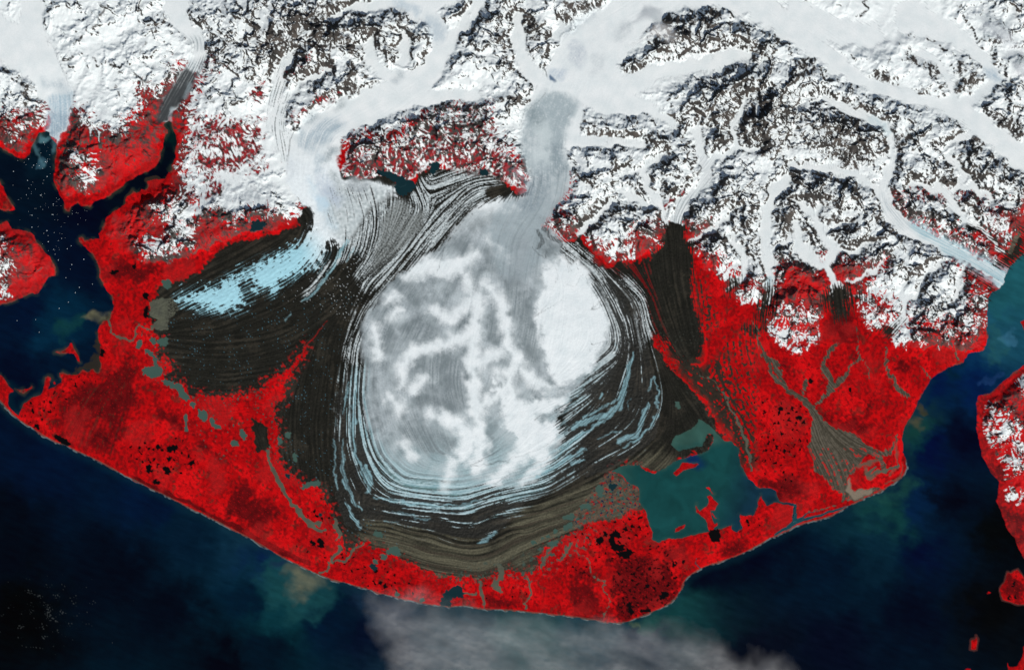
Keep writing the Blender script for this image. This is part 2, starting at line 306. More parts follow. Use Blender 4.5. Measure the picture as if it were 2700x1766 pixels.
APRON = '''f 520,400 600,440 600,500 500,560 300,610 100,670 0,715 e 2250,650 2000,730 1920,830 1780,970 1650,1050 1540,1060 1430,1100 1420,1180 1340,1230 1340,1450 1450,1557
i 1450,60 1410,150 1405,240 1490,310 1550,390 1460,400 1450,490 1640,520 1690,600 1800,612 2000,632 2280,580 2369,540
j 150,500 300,420 400,350 520,190 670,0 690,10 540,220 440,360 350,530 335,660 240,700 250,800 290,900 290,1060 285,1190 400,1310 520,1400 660,1450 720,1557
n 745,100 780,180 800,300 860,400 870,500 970,440 1050,420 1200,480 1400,560 1560,640 1700,720 1850,720 2050,735 2200,700 2369,640
o 130,650 300,690 430,640 380,530 520,460 700,330 900,225 1100,225 1250,130 1330,110 1310,0 k 1290,1430 1220,1410 1180,1350 1120,1310 1040,1305 1200,1240 1310,1235 1430,1310 1580,1240 1700,1180 1960,1040 1900,930 2060,1020
k 2010,920 1890,700 1700,480 1560,320 1450,180 1400,60 g 1560,1557 1870,1557 1820,1400 1760,1150 1780,950 1760,740 1710,690 1700,500 1560,430 1520,560 1515,700 1430,820 1340,870 1280,870 1000,930 860,850 800,700 770,600 720,690 660,740 580,680 450,580 300,700 z 1250,1000 1050,1000 900,560'''
RUBBLE2 = ['g 1710,700 1760,740 1790,930 1780,1060 1750,1160 1790,1300 1850,1450 1880,1557 k 1900,100 1860,250 1780,350 1600,250 1450,80 1400,0 g 1380,1400 1400,900 1530,700 1530,560 1700,560',
 'h 40,1150 110,1080 170,1250 100,1400 60,1440 0,1500 g 2260,1450 l 60,40 g 2369,1350', 'g 2210,1020 2120,1050 2080,1130 2100,1180 2200,1080',
 'h 620,1100 800,1060 830,1180 820,1330 720,1400 600,1300 570,1210 600,1150', 'h 1200,1440 1290,1400 1240,1480 1180,1557 l 1120,60 1060,40 1050,0 h 1030,1500',
 'h 2100,650 2150,780 2250,760 2330,600 2369,640 2369,790 2230,920 2120,910 2180,860 2130,740 2030,620 1900,600 1850,560', 'h 1870,950 2000,1010 2060,1080 2110,1130 2050,1200 2020,1050 1920,980',
 'k 2240,0 2369,-20 2369,60 2290,100 2240,60', 'h 820,1180 920,1180 960,1200 850,1250']
S_lobe = poly(LOBE, 5); S_tong = poly(TONGUE, 4); S_apr = poly(APRON, 5)
MID = 'f 400,330 850,60 1290,120 1340,200 1400,280 1480,200 1560,90 1690,20 1990,110 2120,100 2280,150 2369,230 g 250,300 f 2369,420 j 1500,200 1100,900 600,700 500,0 f 560,900'
S_apr = np.maximum(S_apr, poly(MID, 3))
PEN = 'k 1400,1260 1500,1280 1580,1240 1640,1200 1760,1150 1850,1140 1920,1100 1960,1040 1965,965 1910,955 1890,1020 1860,1070 1760,1090 1640,1110 1400,1150'
S_apr = np.maximum(S_apr, poly(PEN, 2))
S_rub2 = polys(RUBBLE2, 5)
S_clean = np.maximum(S_lobe, S_tong)
BROWN = 'n 1080,240 1300,280 1500,330 1750,390 2000,440 2200,470 2369,330 o 150,180 350,100 600,40 k 500,1557 800,1440 1000,1350 1180,1240 1500,1100 1600,1240 1400,1310 1200,1240 1040,1310 1180,1400 1300,1500 o 1320,110 1100,225 900,225 700,330 500,480 380,530 300,690 130,650 n 2369,640 2050,735 1700,720 1400,560 1200,470 1000,420'
S_brown = poly(BROWN, 6)
BANDZ = 'j 800,600 780,1000 770,1400 n 800,60 880,260 1000,310 1080,230 1300,250 1600,310 1900,370 2150,380 2369,200 k 0,1900 300,1557 700,1360 1000,1300 1200,1180 1450,1000 1500,700 1420,350 1350,100 1300,-100 g 1350,1300 1150,1050 950,900 850,800 900,1000 1000,1250 k 1050,0 950,300 650,700 640,900 500,1200 200,1480 j 2369,1440 1900,1380 1500,1300 1300,1200 1150,1000 1060,800 1050,400 900,400'
S_band = poly(BANDZ, 4)

# ------------------------------------------------------------------ flow field
FLOW = ['f 600,500 500,750 200,930 -200,1130 -600,1330', 'f 1000,200 1100,500 1040,800 850,1050 600,1220 250,1350', 'f 1500,150 1620,420 1380,800 1080,1050 870,1557', 'f 2000,170 1620,560 1280,1000 1030,1300 920,1557',
 'f 2250,140 1950,170 1700,250', 'f 700,500 800,800 600,1100 300,1300', 'e 2369,640 2100,800 1800,950 1500,1150', 'e 2369,1300 1950,1480 1500,1520', 'i 2369,150 1900,180 1500,120', 'i 2369,420 2000,480 1700,430',
 'j 900,0 840,300 800,700 780,1100 820,1400 950,1650', 'j 980,300 950,700 950,1050 1080,1400 1250,1560', 'j 1060,700 1180,1150 1400,1370 1900,1400 2300,1300', 'j 700,200 600,900 650,1400', 'j 100,200 400,100 700,-100',
 'n 800,0 880,180 1000,280', 'n 1060,20 1070,120 1300,170 1700,200 2000,250 2369,60', 'n 1080,250 1300,260 1450,330 1650,350 1850,440 2000,460 2200,430 2300,340 2369,310', 'n 1250,400 1450,440 1600,520 1850,540 2000,590 2200,560 2369,450', 'n 1300,500 1700,620 2100,660 2369,530', 'n 1040,150 1090,40 1400,50 1900,110 2200,0',
 'k 0,1380 500,1230 900,930 1100,680 1220,300 1230,0', 'k 0,1540 500,1450 900,1180 1300,980 1450,700 1420,400 1330,0', 'o 0,160 400,150 800,50 1100,-100', 'o 0,350 150,300 300,310 450,230 620,200 760,110', 'o 60,250 250,190 400,160 560,80 800,0', 'o 0,560 300,420 600,300',
 'k 1050,300 700,560 300,740 0,1000', 'g 1250,1557 1100,1200 950,950 700,740', 'g 1400,1557 1320,1200 1060,1000', 'g 1640,700 1640,1000 1720,1400', 'k 1400,0 1600,350 1900,700 2050,1000', 'k 1620,0 1700,250 1800,340 1900,200 1880,0',
 'k 1550,100 1750,400 2050,650', 'k 1990,0 2000,400 2200,800', 'g 300,300 150,700 100,1300', 'j 1900,-100 1800,500 1900,900', 'k 500,-200 400,400 200,900', 'j 1500,-100 1300,300 1350,800 1500,1100',
 'b 400,800 300,1100 360,1400 f 400,200 520,370 620,500', 'f 100,60 90,180 250,260 500,380', 'b 1750,300 1650,600 1200,900 700,1150 560,1557', 'c 1400,0 900,300 600,700 450,1100 420,1400 g 450,100 400,350 200,600',
 'a 1560,60 1600,200 1780,330 1780,500 1620,790 1480,1040', 'a 300,0 350,400 560,800 560,1200', 'd 0,60 500,420 950,740 1750,960 2369,1420', 'h 1170,20 1130,330 1350,600 1950,900 2170,1040', 'h 60,450 70,700 110,1060 80,1250', 'h 600,680 620,860 700,1100 720,1300',
 'g 1930,80 1770,280 1640,500 1640,800', 'g 1400,200 1560,580 1600,900', 'l 300,620 500,750 560,1000 700,1250 770,1500', 'l 560,800 800,1000 1000,1100', 'h 1310,1300 1100,1540','i 1050,350 800,700 700,1050', 'i 600,600 600,900','m 1500,-40 2000,200 2369,350','n 0,250 400,500 700,640','l 1240,1050 1260,1250 900,1470','i 1150,330 900,600 600,900','i 1170,330 1120,700 1000,1080','i 1150,330 950,700 780,1050','n 20,80 200,300 500,520','o 640,780 800,950 900,1090','o 420,780 430,1000','p 0,380 400,190 780,50']
FS = 10.0
fgx = np.arange(CX0, 3031, FS, dtype=f32); fgy = np.arange(CY0, 2097, FS, dtype=f32)
fxx, fyy = np.meshgrid(fgx, fgy)
c2 = np.zeros(fxx.shape, f32); s2 = np.zeros(fxx.shape, f32)
for s in FLOW:
    q = P(s)
    for k in range(len(q) - 1):
        ax, ay, _ = q[k]; bx, by, _ = q[k + 1]; ex, ey = bx - ax, by - ay; L = math.hypot(ex, ey)
        px, py = fxx - ax, fyy - ay; t = np.clip((px * ex + py * ey) / (L * L), 0, 1)
        d = (px - t * ex) ** 2 + (py - t * ey) ** 2
        wgt = 1.0 / (d + 60.0) ** 1.6; a2 = 2 * math.atan2(ey, ex)
        c2 += (wgt * math.cos(a2)).astype(f32); s2 += (wgt * math.sin(a2)).astype(f32)
mag = np.hypot(c2, s2) + 1e-12
for _ in range(2):
    c2n, s2n = c2 / mag, s2 / mag
    for A_ in (c2n, s2n):
        A_[1:-1, 1:-1] = (A_[1:-1, 1:-1] * 2 + A_[:-2, 1:-1] + A_[2:, 1:-1] + A_[1:-1, :-2] + A_[1:-1, 2:]) / 6
    c2, s2 = c2n, s2n; mag = np.hypot(c2, s2) + 1e-6
c2 /= mag; s2 /= mag
def fsamp(C, x, y):
    u = np.clip((x - CX0) / FS, 0, len(fgx) - 1.001); v = np.clip((y - CY0) / FS, 0, len(fgy) - 1.001)
    i = u.astype(np.int32); j = v.astype(np.int32); fu = u - i; fv = v - j
    return (C[j, i] * (1 - fu) + C[j, i + 1] * fu) * (1 - fv) + (C[j + 1, i] * (1 - fu) + C[j + 1, i + 1] * fu) * fv

def lic(mask, src, n, h, field=None):
    """smear noise along the flow, only where mask is set; src: list of callables(x, y)"""
    idx = np.nonzero(mask); x0 = X[idx].astype(f32); y0 = Y[idx].astype(f32)
    acc = [f(x0, y0) for f in src]
    for sgn in (1, -1):
        x, y = x0.copy(), y0.copy(); dx = None
        for k in range(n):
            a = 0.5 * np.arctan2(fsamp(s2, x, y), fsamp(c2, x, y)) if field is None else field(x, y)
            vx, vy = np.cos(a), np.sin(a)
            if dx is None: dx, dy = vx * sgn, vy * sgn
            else:
                fl = np.sign(vx * dx + vy * dy); fl[fl == 0] = 1
                dx, dy = vx * fl, vy * fl
            x = x + dx * h; y = y + dy * h
            for m, f in enumerate(src): acc[m] = acc[m] + f(x, y)
    out = []
    for a in acc:
        a = a - a.mean(); a /= a.std() + 1e-9
        o = np.zeros(X.shape, f32); o[idx] = a; out.append(o)
    return out
inframe = (X > -60) & (X < 2760) & (Y > -60) & (Y < 1826)
lic_mask = inframe & ((S_clean > -40) | (S_apr > -40) | (S_rub2 > -30) | (S_gl > -12) | (Y > 900) & (S_land > -4))
fineT = lambda x, y: tex(WT, x / 1.9, y / 1.9)
midT = lambda x, y: noise(x, y, 5.0, 2)
Lf, Lm = lic(lic_mask, [fineT, midT], 14, 3.0)
Lb, Lc = lic(lic_mask, [lambda x, y: noise(x, y, 11, 5), lambda x, y: noise(x, y, 26, 9)], 22, 7.0)

# fine isotropic fields
n3 = noise(X, Y, 5.5, 1); n8 = noise(X, Y, 10, 2); n20 = noise(X, Y, 24, 4)
fb40 = fbm(X, Y, 45, 5, 2); fb90 = fbm(X, Y, 110, 5, 8); fb15 = fbm(X, Y, 16, 3, 14)
grain = tex(WT, X / 1.75, Y / 1.75) - 0.5

# ------------------------------------------------------------------ mountains
MOUNT = '''z -900,700 a -60,1250 100,1330 210,1400 300,1200 480,1000 640,1000 560,1300 520,1480 e 500,100 580,300 700,280 900,250 1200,80 1400,-60 a 1480,1150 1440,1080 1560,1100 1600,1300 e 1550,60 1430,250 1100,420 980,520 960,620 1100,740 1220,850 1300,900 1500,880 1750,810 1950,720 2200,640 f 250,590 500,470 560,400 b 380,1300 900,1330 f 850,130 1000,160 1300,100 1430,160 1650,20 1900,90 2250,150 2520,240 2600,150 g 360,160 660,180 460,540 640,720 800,650 880,830 1000,900 1280,850 1500,780 1540,560 1720,560 1760,760 1850,900 2000,980 2100,1160 2200,1250 2369,1280 l 100,100 200,200 370,250 560,120 560,-30 h 580,1230 830,1180 960,1490 1200,1450 l 1180,180 1400,210 1600,190 1800,230 2000,190 2040,60 h 2045,1100 2200,800 2369,640 z 3400,600 3400,-400 -400,-400'''
MT2 = ['l 2020,680 2140,620 2369,420 z 3400,900 3400,1500 p 2369,120 2200,40 l 2200,1300 2060,1080 2000,900', 'e -300,560 100,600 300,700 450,900 430,1000 250,1130 0,1230 -300,1200']
S_mt = np.maximum(poly(MOUNT, 8), polys(MT2, 5))
S_mt = np.minimum(S_mt, S_land)
mt = ss(-12, 34, S_mt)
outG = np.maximum(0, -S_gl)
lobe_out = np.maximum(0, -np.maximum(S_lobe, S_tong))
dg = np.minimum(outG, lobe_out)
RIDGES = """d 180,745 360,700 480,690 620,700 740,780 850,850 960,930 1000,965 1120,990 1240,1040 1340,1080 1400,1110 1420,1190|c 1500,400 1700,380 1800,310 1980,340 2150,345 2280,380 2369,420 d 100,400 200,390|c 1640,1000 1740,915 1860,885 2070,840 2220,750 2369,715 d 100,690 240,710
c 1230,560 1380,500 1440,430 1600,400 1740,340|c 750,1140 900,1180 1250,1190 1500,1240 1620,1320 1750,1380 1850,1480|c 690,1070 800,1070 900,1110|d 540,1070 600,1120 740,1120 830,1190 960,1240 1100,1240|d 120,880 110,1000 40,1100 20,1250|d 820,500 880,550 980,540 1070,580|d 1160,580 1200,460 1290,400 1340,430 1400,540 1500,620 1560,700 1600,790
d 1330,330 1440,350 1560,380|d 1610,430 1760,500 1790,600 1750,740|d 1780,560 1880,560 1950,660|d 1940,360 2100,370|d 2060,430 2030,480 2180,600|d 1940,940 2050,890 2200,760 2250,860|d 2020,970 2100,1060 2280,1140 2369,1240|d 1420,1250 1560,1310 1640,1240 1840,1170|d 1250,1500 1400,1490 1560,1520 1700,1470 1830,1440 1900,1430 2000,1540 2150,1557
h 1300,60 1500,20 1700,40 1830,0|h 1560,20 1530,180|h 1650,30 1640,200|h 1750,60 1760,200|h 1850,60 1930,170|h 2000,60 2040,230|h 2080,100 2200,150 2300,220 2369,260|h 1160,280 1230,340 1340,420 1380,400 1500,440 1640,500 1700,560 1850,640 1950,700 2100,800|h 1500,290 1640,330 1720,400|h 1780,260 1900,380 2050,440 2150,500
h 330,90 450,150 560,230 640,280 740,310 800,310 950,280|h 480,200 470,380|h 160,300 230,270 300,330 380,310 450,290|h 300,400 280,640|h 420,480 500,600 560,650 600,770|h 700,330 850,300 970,300 1020,340 1060,420 1040,470 1100,560|h 880,560 760,600 660,600|h 1040,700 960,620 880,700 860,760|h 1060,700 1150,620 1200,600 1300,660 1430,740 1400,830|h 720,820 820,890 950,880 1050,820 1120,790 1300,900 1450,970 1520,1080 1600,1050|h 1600,820 1480,880
h 1740,900 1620,980 1500,1060|h 1450,1340 1550,1230 1700,1310 1840,1300 1850,1100 1900,980|h 1550,1230 1560,1400 1530,1550|h 1640,1310 1660,1550|h 1780,1310 1790,1540|h 190,700 200,900 230,1000 220,1200|h 260,880 330,900 420,980 540,1000 600,1060|h 250,1150 400,1170 560,1240|g 700,60 800,130 900,150 1050,200 1150,150 1290,110|g 540,580 620,520 740,490 840,430 950,330 1050,210|g 800,620 900,570 1000,520 1060,460 1180,400 1280,400 1400,430 1480,490
g 1060,470 1100,520 1250,540 1300,560 1400,600|g 1460,210 1560,180 1650,280 1700,260|g 1420,130 1560,40 1680,100 1750,160|g 2000,120 2150,250 2220,330 2250,400|g 1800,580 1900,430 2000,380 2120,330 2180,450 2170,620 2100,700|g 1770,730 1900,690 2000,600|g 1950,760 2080,690 2150,640 2230,560 2330,520|g 2369,700 2330,850 2330,1000|g 1300,200 1400,350
c 890,1370 1000,1400 1140,1480 1050,1540|c 1460,1310 1600,1340 1720,1480|c 1760,1060 1650,1130 1650,1250|c 1850,1040 1860,1200|c 1930,900 2000,1000 2000,1200 2110,1320|c 2250,960 2300,1040 2200,1100 2200,1250|c 210,140 340,160 460,250 480,350|c 600,60 640,150 620,260|c 700,0 760,100 900,120 1000,0|c 300,480 420,470 500,480 460,590|c 20,60 150,40 0,200|c 40,350 120,430|c 0,600 100,560 190,640|c 1500,220 1620,150 1780,210 1760,310 1600,390|c 1950,60 1970,150 1870,260
b 20,180 90,260 120,300 260,270 420,150 560,170 620,190 720,130 850,80 1000,10|b 840,240 960,240 1180,270 1350,180 1440,140|b 1180,260 1240,160 1290,60|b 590,180 640,330 720,340 820,290|b 900,360 950,430|b 100,540 300,470 500,540 600,440 780,520|b 1100,350 1180,430 1280,500 1260,600|b 1450,280 1600,320 1620,420|b 1450,520 1590,470|b 1200,340 1350,460|b 300,700 400,640 560,490|b 510,680 650,640 770,580|b 900,640 1040,680 1130,720|b 430,1060 560,1020 640,880 800,830 940,650|b 1010,850 1160,740 1290,780
b 1780,60 1950,40 1990,0|b 1880,380 2100,400|b 1880,480 1990,520|b 1850,560 2000,600|b 2060,180 2200,240 2369,100|b 1770,820 1850,800 2050,850 2110,830|b 1120,1290 1330,1255 1500,1160 1640,1000 1830,940 2130,950 2260,900 2369,890 c 250,860 390,880|b 2150,950 2150,1200 2300,1330 2369,1420 g 200,130 300,170|b 1120,1290 1100,1450|b 1790,960 1770,1200|b 2000,980 2050,1200|b 820,1400 1000,1330 1120,1290|b 960,1150 940,1260|b 1160,1140 1170,1280
a 390,120 500,80 670,50|a 880,0 940,80 900,200 760,320 640,440|a 560,550 620,540 720,490|a 850,520 880,590 1080,600 1200,520 1280,430 1330,370|a 1080,640 1200,660 1370,760 1500,700|a 1080,640 1040,800 1080,870|a 10,590 120,650 220,720 240,900|a 1190,80 1260,120 1320,40|a 1340,230 1400,270 1480,220|a 1700,210 1820,220 1870,280 1900,330|a 2110,250 2190,180 2280,220 2300,290|a 1850,420 2000,470 2060,560 2000,620|a 2369,300 2300,420 2240,540 2200,800 2100,900 1900,930|a 2030,930 2030,1100 1990,1200
a 960,1020 1100,1060 1400,1020|a 930,1160 920,1070|a 650,950 740,1020 830,1020|a 0,1180 120,1120 300,1010|a 540,1300 700,1250 900,1220 1090,1210|a 560,1557 620,1440 740,1380 e 720,80 700,200|e 1600,560 1680,640 1660,700 1500,700|e 1720,520 1820,440 1960,410 2070,490 2090,550|e 2140,520 2250,450 2369,440|e 1300,900 1500,830 1700,790 1870,720|e 1400,400 1600,380 1700,450|e 130,720 60,780 -100,850|l 2030,760 2100,900 2150,1000|l 2180,800 2300,950|l 2250,1200 2369,1150|l 2200,480 2369,600
d 120,-40 130,40 200,60|d 260,0 290,100|d 400,0 430,100 440,220|d 440,150 510,160|d 700,60 770,100 720,230|d 950,-30 950,80 890,150|d 1330,0 1320,90 1270,140 1330,210 1430,220|d 1780,60 1780,130 1750,210|d 1800,130 1850,200|d 2200,0 2200,100|d 2369,60 2300,80 2280,200 2230,270|d 2250,30 2300,0|d 1230,240 1400,220"""
RC = None
for s in RIDGES.replace('\n', '|').split('|'):
    c = coarse_sdf(P(s), False, 110); RC = c if RC is None else np.maximum(RC, c)
dr = np.maximum(0, -samp(RC, X + W1x * 5 + W2x * 3, Y + W1y * 5 + W2y * 3))
rg = ridged(X + W2x * 12, Y + W2y * 12, 74, 4, 21, 0.5)
rg = ss(0.1, 1.0, rg)
RELIEF = [(120, 60, 140, -.3), (330, 140, 110, -.25), (560, 330, 90, -.3), (2250, 40, 170, -.75), (1660, 20, 60, -.4), (2500, 60, 140, -.35), (1000, 250, 60, -.2), (250, 260, 70, -.4),
          (800, 330, 60, -.3), (1750, 290, 70, -.3), (1500, 310, 60, -.4), (640, 420, 60, -.65), (560, 470, 60, -.5), (1250, 230, 60, -.4), (2000, 200, 170, .3), (2300, 500, 220, .1), (800, 110, 110, .2), (1340, 70, 70, .15), (2150, 330, 140, .2), (1380, 520, 60, .1), (2660, 1150, 110, -.45), (60, 600, 90, -.35), (250, 470, 90, -.2)]
rel = np.ones(X.shape, f32)
for bx, by, br, bv in RELIEF: rel += f32(bv) * np.exp(-((X - bx) ** 2 + (Y - by) ** 2) / (2 * br * br)).astype(f32)
rel = np.clip(rel, 0.15, 1.5)
dv = np.minimum(dg, 90)
wdt = dv + dr
hmax = np.minimum(1.8, 0.80 * wdt * KM + .10) * (.8 + .35 * rg)
tent = hmax * (dv / (wdt + 2)) * ss(105, 30, dr)
side_h = (1 - np.exp(-dv / 24)) * (.10 + .70 * rg)
H0 = mt * rel * (np.maximum(tent, side_h * .9) * .6 + .4 * (tent + side_h * .6))
H0 = H0.astype(f32)
for _ in range(2):
    H0[1:-1, 1:-1] = (H0[1:-1, 1:-1] * 2 + H0[:-2, 1:-1] + H0[2:, 1:-1] + H0[1:-1, :-2] + H0[1:-1, 2:]) / 6
def grads(H):
    gy_, gx_ = np.gradient(H, gy * KM, gx * KM)
    return gx_.astype(f32), gy_.astype(f32)

def erode(H, mask):
    idx = np.nonzero(mask)
    x = X[idx] + 4 * W1x[idx]; y = Y[idx] + 4 * W1y[idx]
    g0, g1 = grads(H); gx_, gy_ = g0[idx], g1[idx]
    amp0 = np.clip(np.hypot(gx_, gy_) * 1.6, 0, 1) * rel[idx] * mt[idx] * np.clip(dg[idx] / 10, 0, 1)
    add = np.zeros(x.shape, f32); crease = np.zeros(x.shape, f32)
    size, amp = 26.0, 0.12
    for o in range(4):
        r = np.random.default_rng(100 + o); HX = r.random((64, 64)).astype(f32); HY = r.random((64, 64)).astype(f32)
        u, v = x / size, y / size
        iu, iv = np.floor(u), np.floor(v); fu, fv = (u - iu).astype(f32), (v - iv).astype(f32)
        iu = iu.astype(np.int32); iv = iv.astype(np.int32)
        m = np.hypot(gx_, gy_) + 1e-4
        dx, dy = -gy_ / m, gx_ / m                 # across the slope
        va = 0; vs = 0; wt = 0
        for i in (-1, 0, 1):
            for j in (-1, 0, 1):
                hx = HX[(iv + j) & 63, (iu + i) & 63]; hy = HY[(iv + j) & 63, (iu + i) & 63]
                px = fu - i - hx; py = fv - j - hy
                w_ = np.exp(-(px * px + py * py) * 2.2)
                ph = (px * dx + py * dy) * f32(2 * math.pi * 1.15)
                va = va + np.cos(ph) * w_; vs = vs - np.sin(ph) * w_; wt = wt + w_
        va /= wt; vs /= wt
        add += f32(amp) * amp0 * va; crease += va * (0.6 if o else 0.4)
        k = f32(amp * 2 * math.pi * 1.15 / (size * KM)) * amp0
        gx_ = gx_ + vs * dx * k * 0.55; gy_ = gy_ + vs * dy * k * 0.55
        size /= 1.95; amp /= 1.9
    E = np.zeros(X.shape, f32); E[idx] = add
    Cr = np.zeros(X.shape, f32); Cr[idx] = crease / 2.2
    return E, Cr
E, crease = erode(H0, inframe & (mt > 0.02) & (dg > 0))
H = H0 + E

g0_, g1_ = grads(H0)
si = np.clip(np.searchsorted(gx, cgx), 0, NX - 1); sj = np.clip(np.searchsorted(gy, cgy), 0, NY - 1)
cgx_, cgy_ = g0_[np.ix_(sj, si)], g1_[np.ix_(sj, si)]
def nsamp(C, x, y):
    return C[np.clip((y - CY0) / CS, 0, cny - 1).astype(np.int32), np.clip((x - CX0) / CS, 0, cnx - 1).astype(np.int32)]
mmask = inframe & (mt > 0.05) & (S_gl < 3)
Sf, Sm = lic(mmask, [lambda x, y: tex(WT, x / 2.1, y / 2.1), lambda x, y: noise(x, y, 8, 3)], 6, 2.2, lambda x, y: np.arctan2(nsamp(cgy_, x, y), nsamp(cgx_, x, y)))
H += mt * np.clip(np.hypot(g0_, g1_), 0, .8) * (.010 * Sf + .022 * Sm)

# plain, moraine and ice relief
H += 0.03 * ss(0, 6, S_land) + 0.0015 * np.clip(S_land, 0, 60)
moraine = ss(0, 12, np.maximum(S_apr, S_rub2)) * (1 - ss(-10, 25, S_clean))
H += moraine * (0.002 * Lm + 0.018 * n8 + 0.018 * n3 + 0.004 * Lb)
H += ss(0, 10, S_land) * (1 - mt) * 0.006 * fb15
icedome = ss(0, 260, S_lobe) * 0.35 + ss(0, 60, S_tong) * 0.1
H += icedome + ss(0, 14, S_clean) * (0.004 * Lf + 0.004 * n3)
gl_in = ss(-2, 8, S_gl) * (1 - ss(-10, 10, S_clean))
H += 0.9 * ss(900, -200, Y) * ss(0, 200, S_main)
H += gl_in * (0.05 * fbm(X, Y, 190, 2, 51) + .0025 * Lf) + mt * .05 * n20 * ss(4, 18, dg) * rel

# ------------------------------------------------------------------ ground cover colours (albedo)
A = np.zeros(X.shape + (3,), f32); LAND = ss(-0.6, 0.6, S_land)
def paint(m, c):
    m = np.clip(m, 0, 1).astype(f32)[..., None]
    A[:] = A * (1 - m) + m * (c if isinstance(c, np.ndarray) and c.ndim == 3 else np.asarray(c, f32))
def mixc(c0, c1, t):
    t = np.clip(t, 0, 1).astype(f32)[..., None]; return np.asarray(c0, f32) * (1 - t) + np.asarray(c1, f32) * t

# sea: silt-laden water, colour carried by sediment
SEA = '''50,450,7,16,28 220,520,4,10,26 220,700,4,16,34 60,830,5,20,42 150,850,8,38,58 250,960,5,22,40 60,1000,4,14,32 130,1200,5,20,42 400,1300,5,22,46 20,1400,4,12,20 50,1620,5,8,8 300,1500,4,12,22 500,1400,8,26,42
560,1370,10,34,50 650,1420,16,44,60 690,1470,10,28,62 720,1500,18,58,66 760,1560,20,62,66 730,1620,12,50,58 640,1580,6,26,42 860,1640,5,22,40 700,1710,5,20,32 950,1660,8,16,34 450,1600,5,12,22 600,1740,4,8,16
1020,1600,22,40,58 1200,1640,36,60,70 1400,1620,50,80,82 1600,1640,30,60,70 1700,1690,16,36,52 1760,1610,20,60,60 1850,1480,5,9,24 2000,1450,5,11,26 2180,1500,6,22,38 2280,1520,7,24,38 2320,1430,10,36,50 2350,1370,18,58,58 2420,1330,8,30,58
2350,1250,5,20,50 2500,1320,5,10,20 2450,1180,3,14,48 2550,1150,4,10,28 2450,1000,5,24,60 2560,960,10,44,78 2600,900,22,66,86 2640,800,28,80,88 2680,720,30,84,92 2700,660,34,92,98 2560,1000,5,26,66 2520,950,6,30,40 2400,1130,24,58,54 2640,860,26,74,92
2620,1600,8,9,9 2200,1700,8,13,28 2000,1740,10,14,26 2650,1400,7,9,9 2400,1600,5,12,26 2420,1450,5,14,40 115,350,16,40,46 100,400,8,24,36 450,400,4,12,22 430,480,4,10,22 455,360,8,36,34 320,490,4,14,24'''
num = np.zeros((len(fgy), len(fgx), 3), f32); den = np.zeros((len(fgy), len(fgx)), f32)
for tkn in SEA.split():
    v = [float(q) for q in tkn.split(',')]
    w_ = 1 / (((fxx - v[0]) ** 2 + (fyy - v[1]) ** 2) + 500.0) ** 1.7
    num += w_[..., None] * lin(*v[2:]); den += w_
num /= den[..., None]
wxs = X + 26 * fb90 + 8 * W1x; wys = Y + 26 * fbm(X, Y, 110, 4, 31) + 8 * W1y
for k in range(3): A[..., k] = fsamp(num[..., k], wxs, wys)
def plume(s, soft, c, amp=16, op=1.0):
    S = coarse_sdf(P(s), len(s.split()) > 4 and s.count(',') == 1 * (len([t for t in s.split() if ',' in t])), 90)
    m = ss(-soft, soft * .5, samp(S, X + amp * W2x + 5 * W1x, Y + amp * W2y + 5 * W1y))
    paint(m * op * (0.85 + 0.3 * fb40), lin(*c))
plume('n 300,650 560,690 760,780 800,900 700,1000 620,1080 400,1090 250,950 150,700', 30, (24, 66, 70), 16, .8)
plume('n 400,680 480,650 620,710 660,770 560,820 480,900 450,860 430,760', 34, (104, 104, 84), 14, .75)
plume('n 230,560 380,600 300,650 240,630', 10, (26, 36, 66), 10, .7)
plume('e 970,1400,10 880,1370,9 810,1365,7 750,1380,5', 8, (92, 90, 70), 6, .9)
plume('e 700,1390,12 640,1450,14 560,1480,20', 16, (22, 64, 58), 10, .5)
plume('l 1340,850,6 1400,870,14 1430,890,8', 10, (84, 78, 56), 8, .9)
plume('l 1440,740,8 1480,760,8', 8, (70, 62, 32), 6, .7)
plume('l 1300,900 1420,900 1520,860 1500,980 1400,1100 1320,1060 1290,980', 22, (18, 60, 56), 12, .6)
plume('l 1480,940,4 1660,920,5', 10, (10, 30, 60), 8, .5)
plume('p 1000,60,20 1080,200,24 1080,400,30 1050,650,46', 26, (12, 38, 52), 16, .40)
plume('p 860,90,10 1000,110,14 1140,90,20', 14, (22, 66, 64), 10, .6)
plume('l 1060,1510 1250,1440 1340,1330 1400,1400 1280,1557 p 1200,40 960,40', 18, (30, 74, 64), 12, .6)
plume('l 2150,120,6 2240,100,12 2290,160,5', 8, (64, 118, 146), 10, .5)
plume('l 1960,500,4 2080,490,8 2150,430,5', 8, (34, 64, 110), 10, .5)
plume('l 2100,60,14 2140,180,14 2120,300,10', 14, (40, 88, 84), 14, .4)
plume('e 330,10,5 400,-40,8', 6, (60, 96, 112), 8, .7); plume('a 320,1290,7 340,1380,4 380,1450,5', 8, (74, 112, 122), 8, .7); plume('a 380,1230,10 460,1240,6 480,1330,6', 6, (88, 130, 138), 6, .6)
plume('o 1200,1140 1470,1050 1480,1150 1450,1200 1330,1230 1280,1180', 10, (26, 72, 66), 10, .7)
plume('o 1220,1150 1260,1140 1310,1190 1260,1180', 5, (78, 92, 70), 6, .7)
A[:] *= (1 + 0.10 * fb90 + .03 * grain)[..., None]
sea_streak = fbm(X + 0.25 * Y, (Y - 0.35 * X) * 3.2, 60, 3, 6)
A[:] *= np.clip(1 + 0.12 * sea_streak, .5, 2)[..., None]
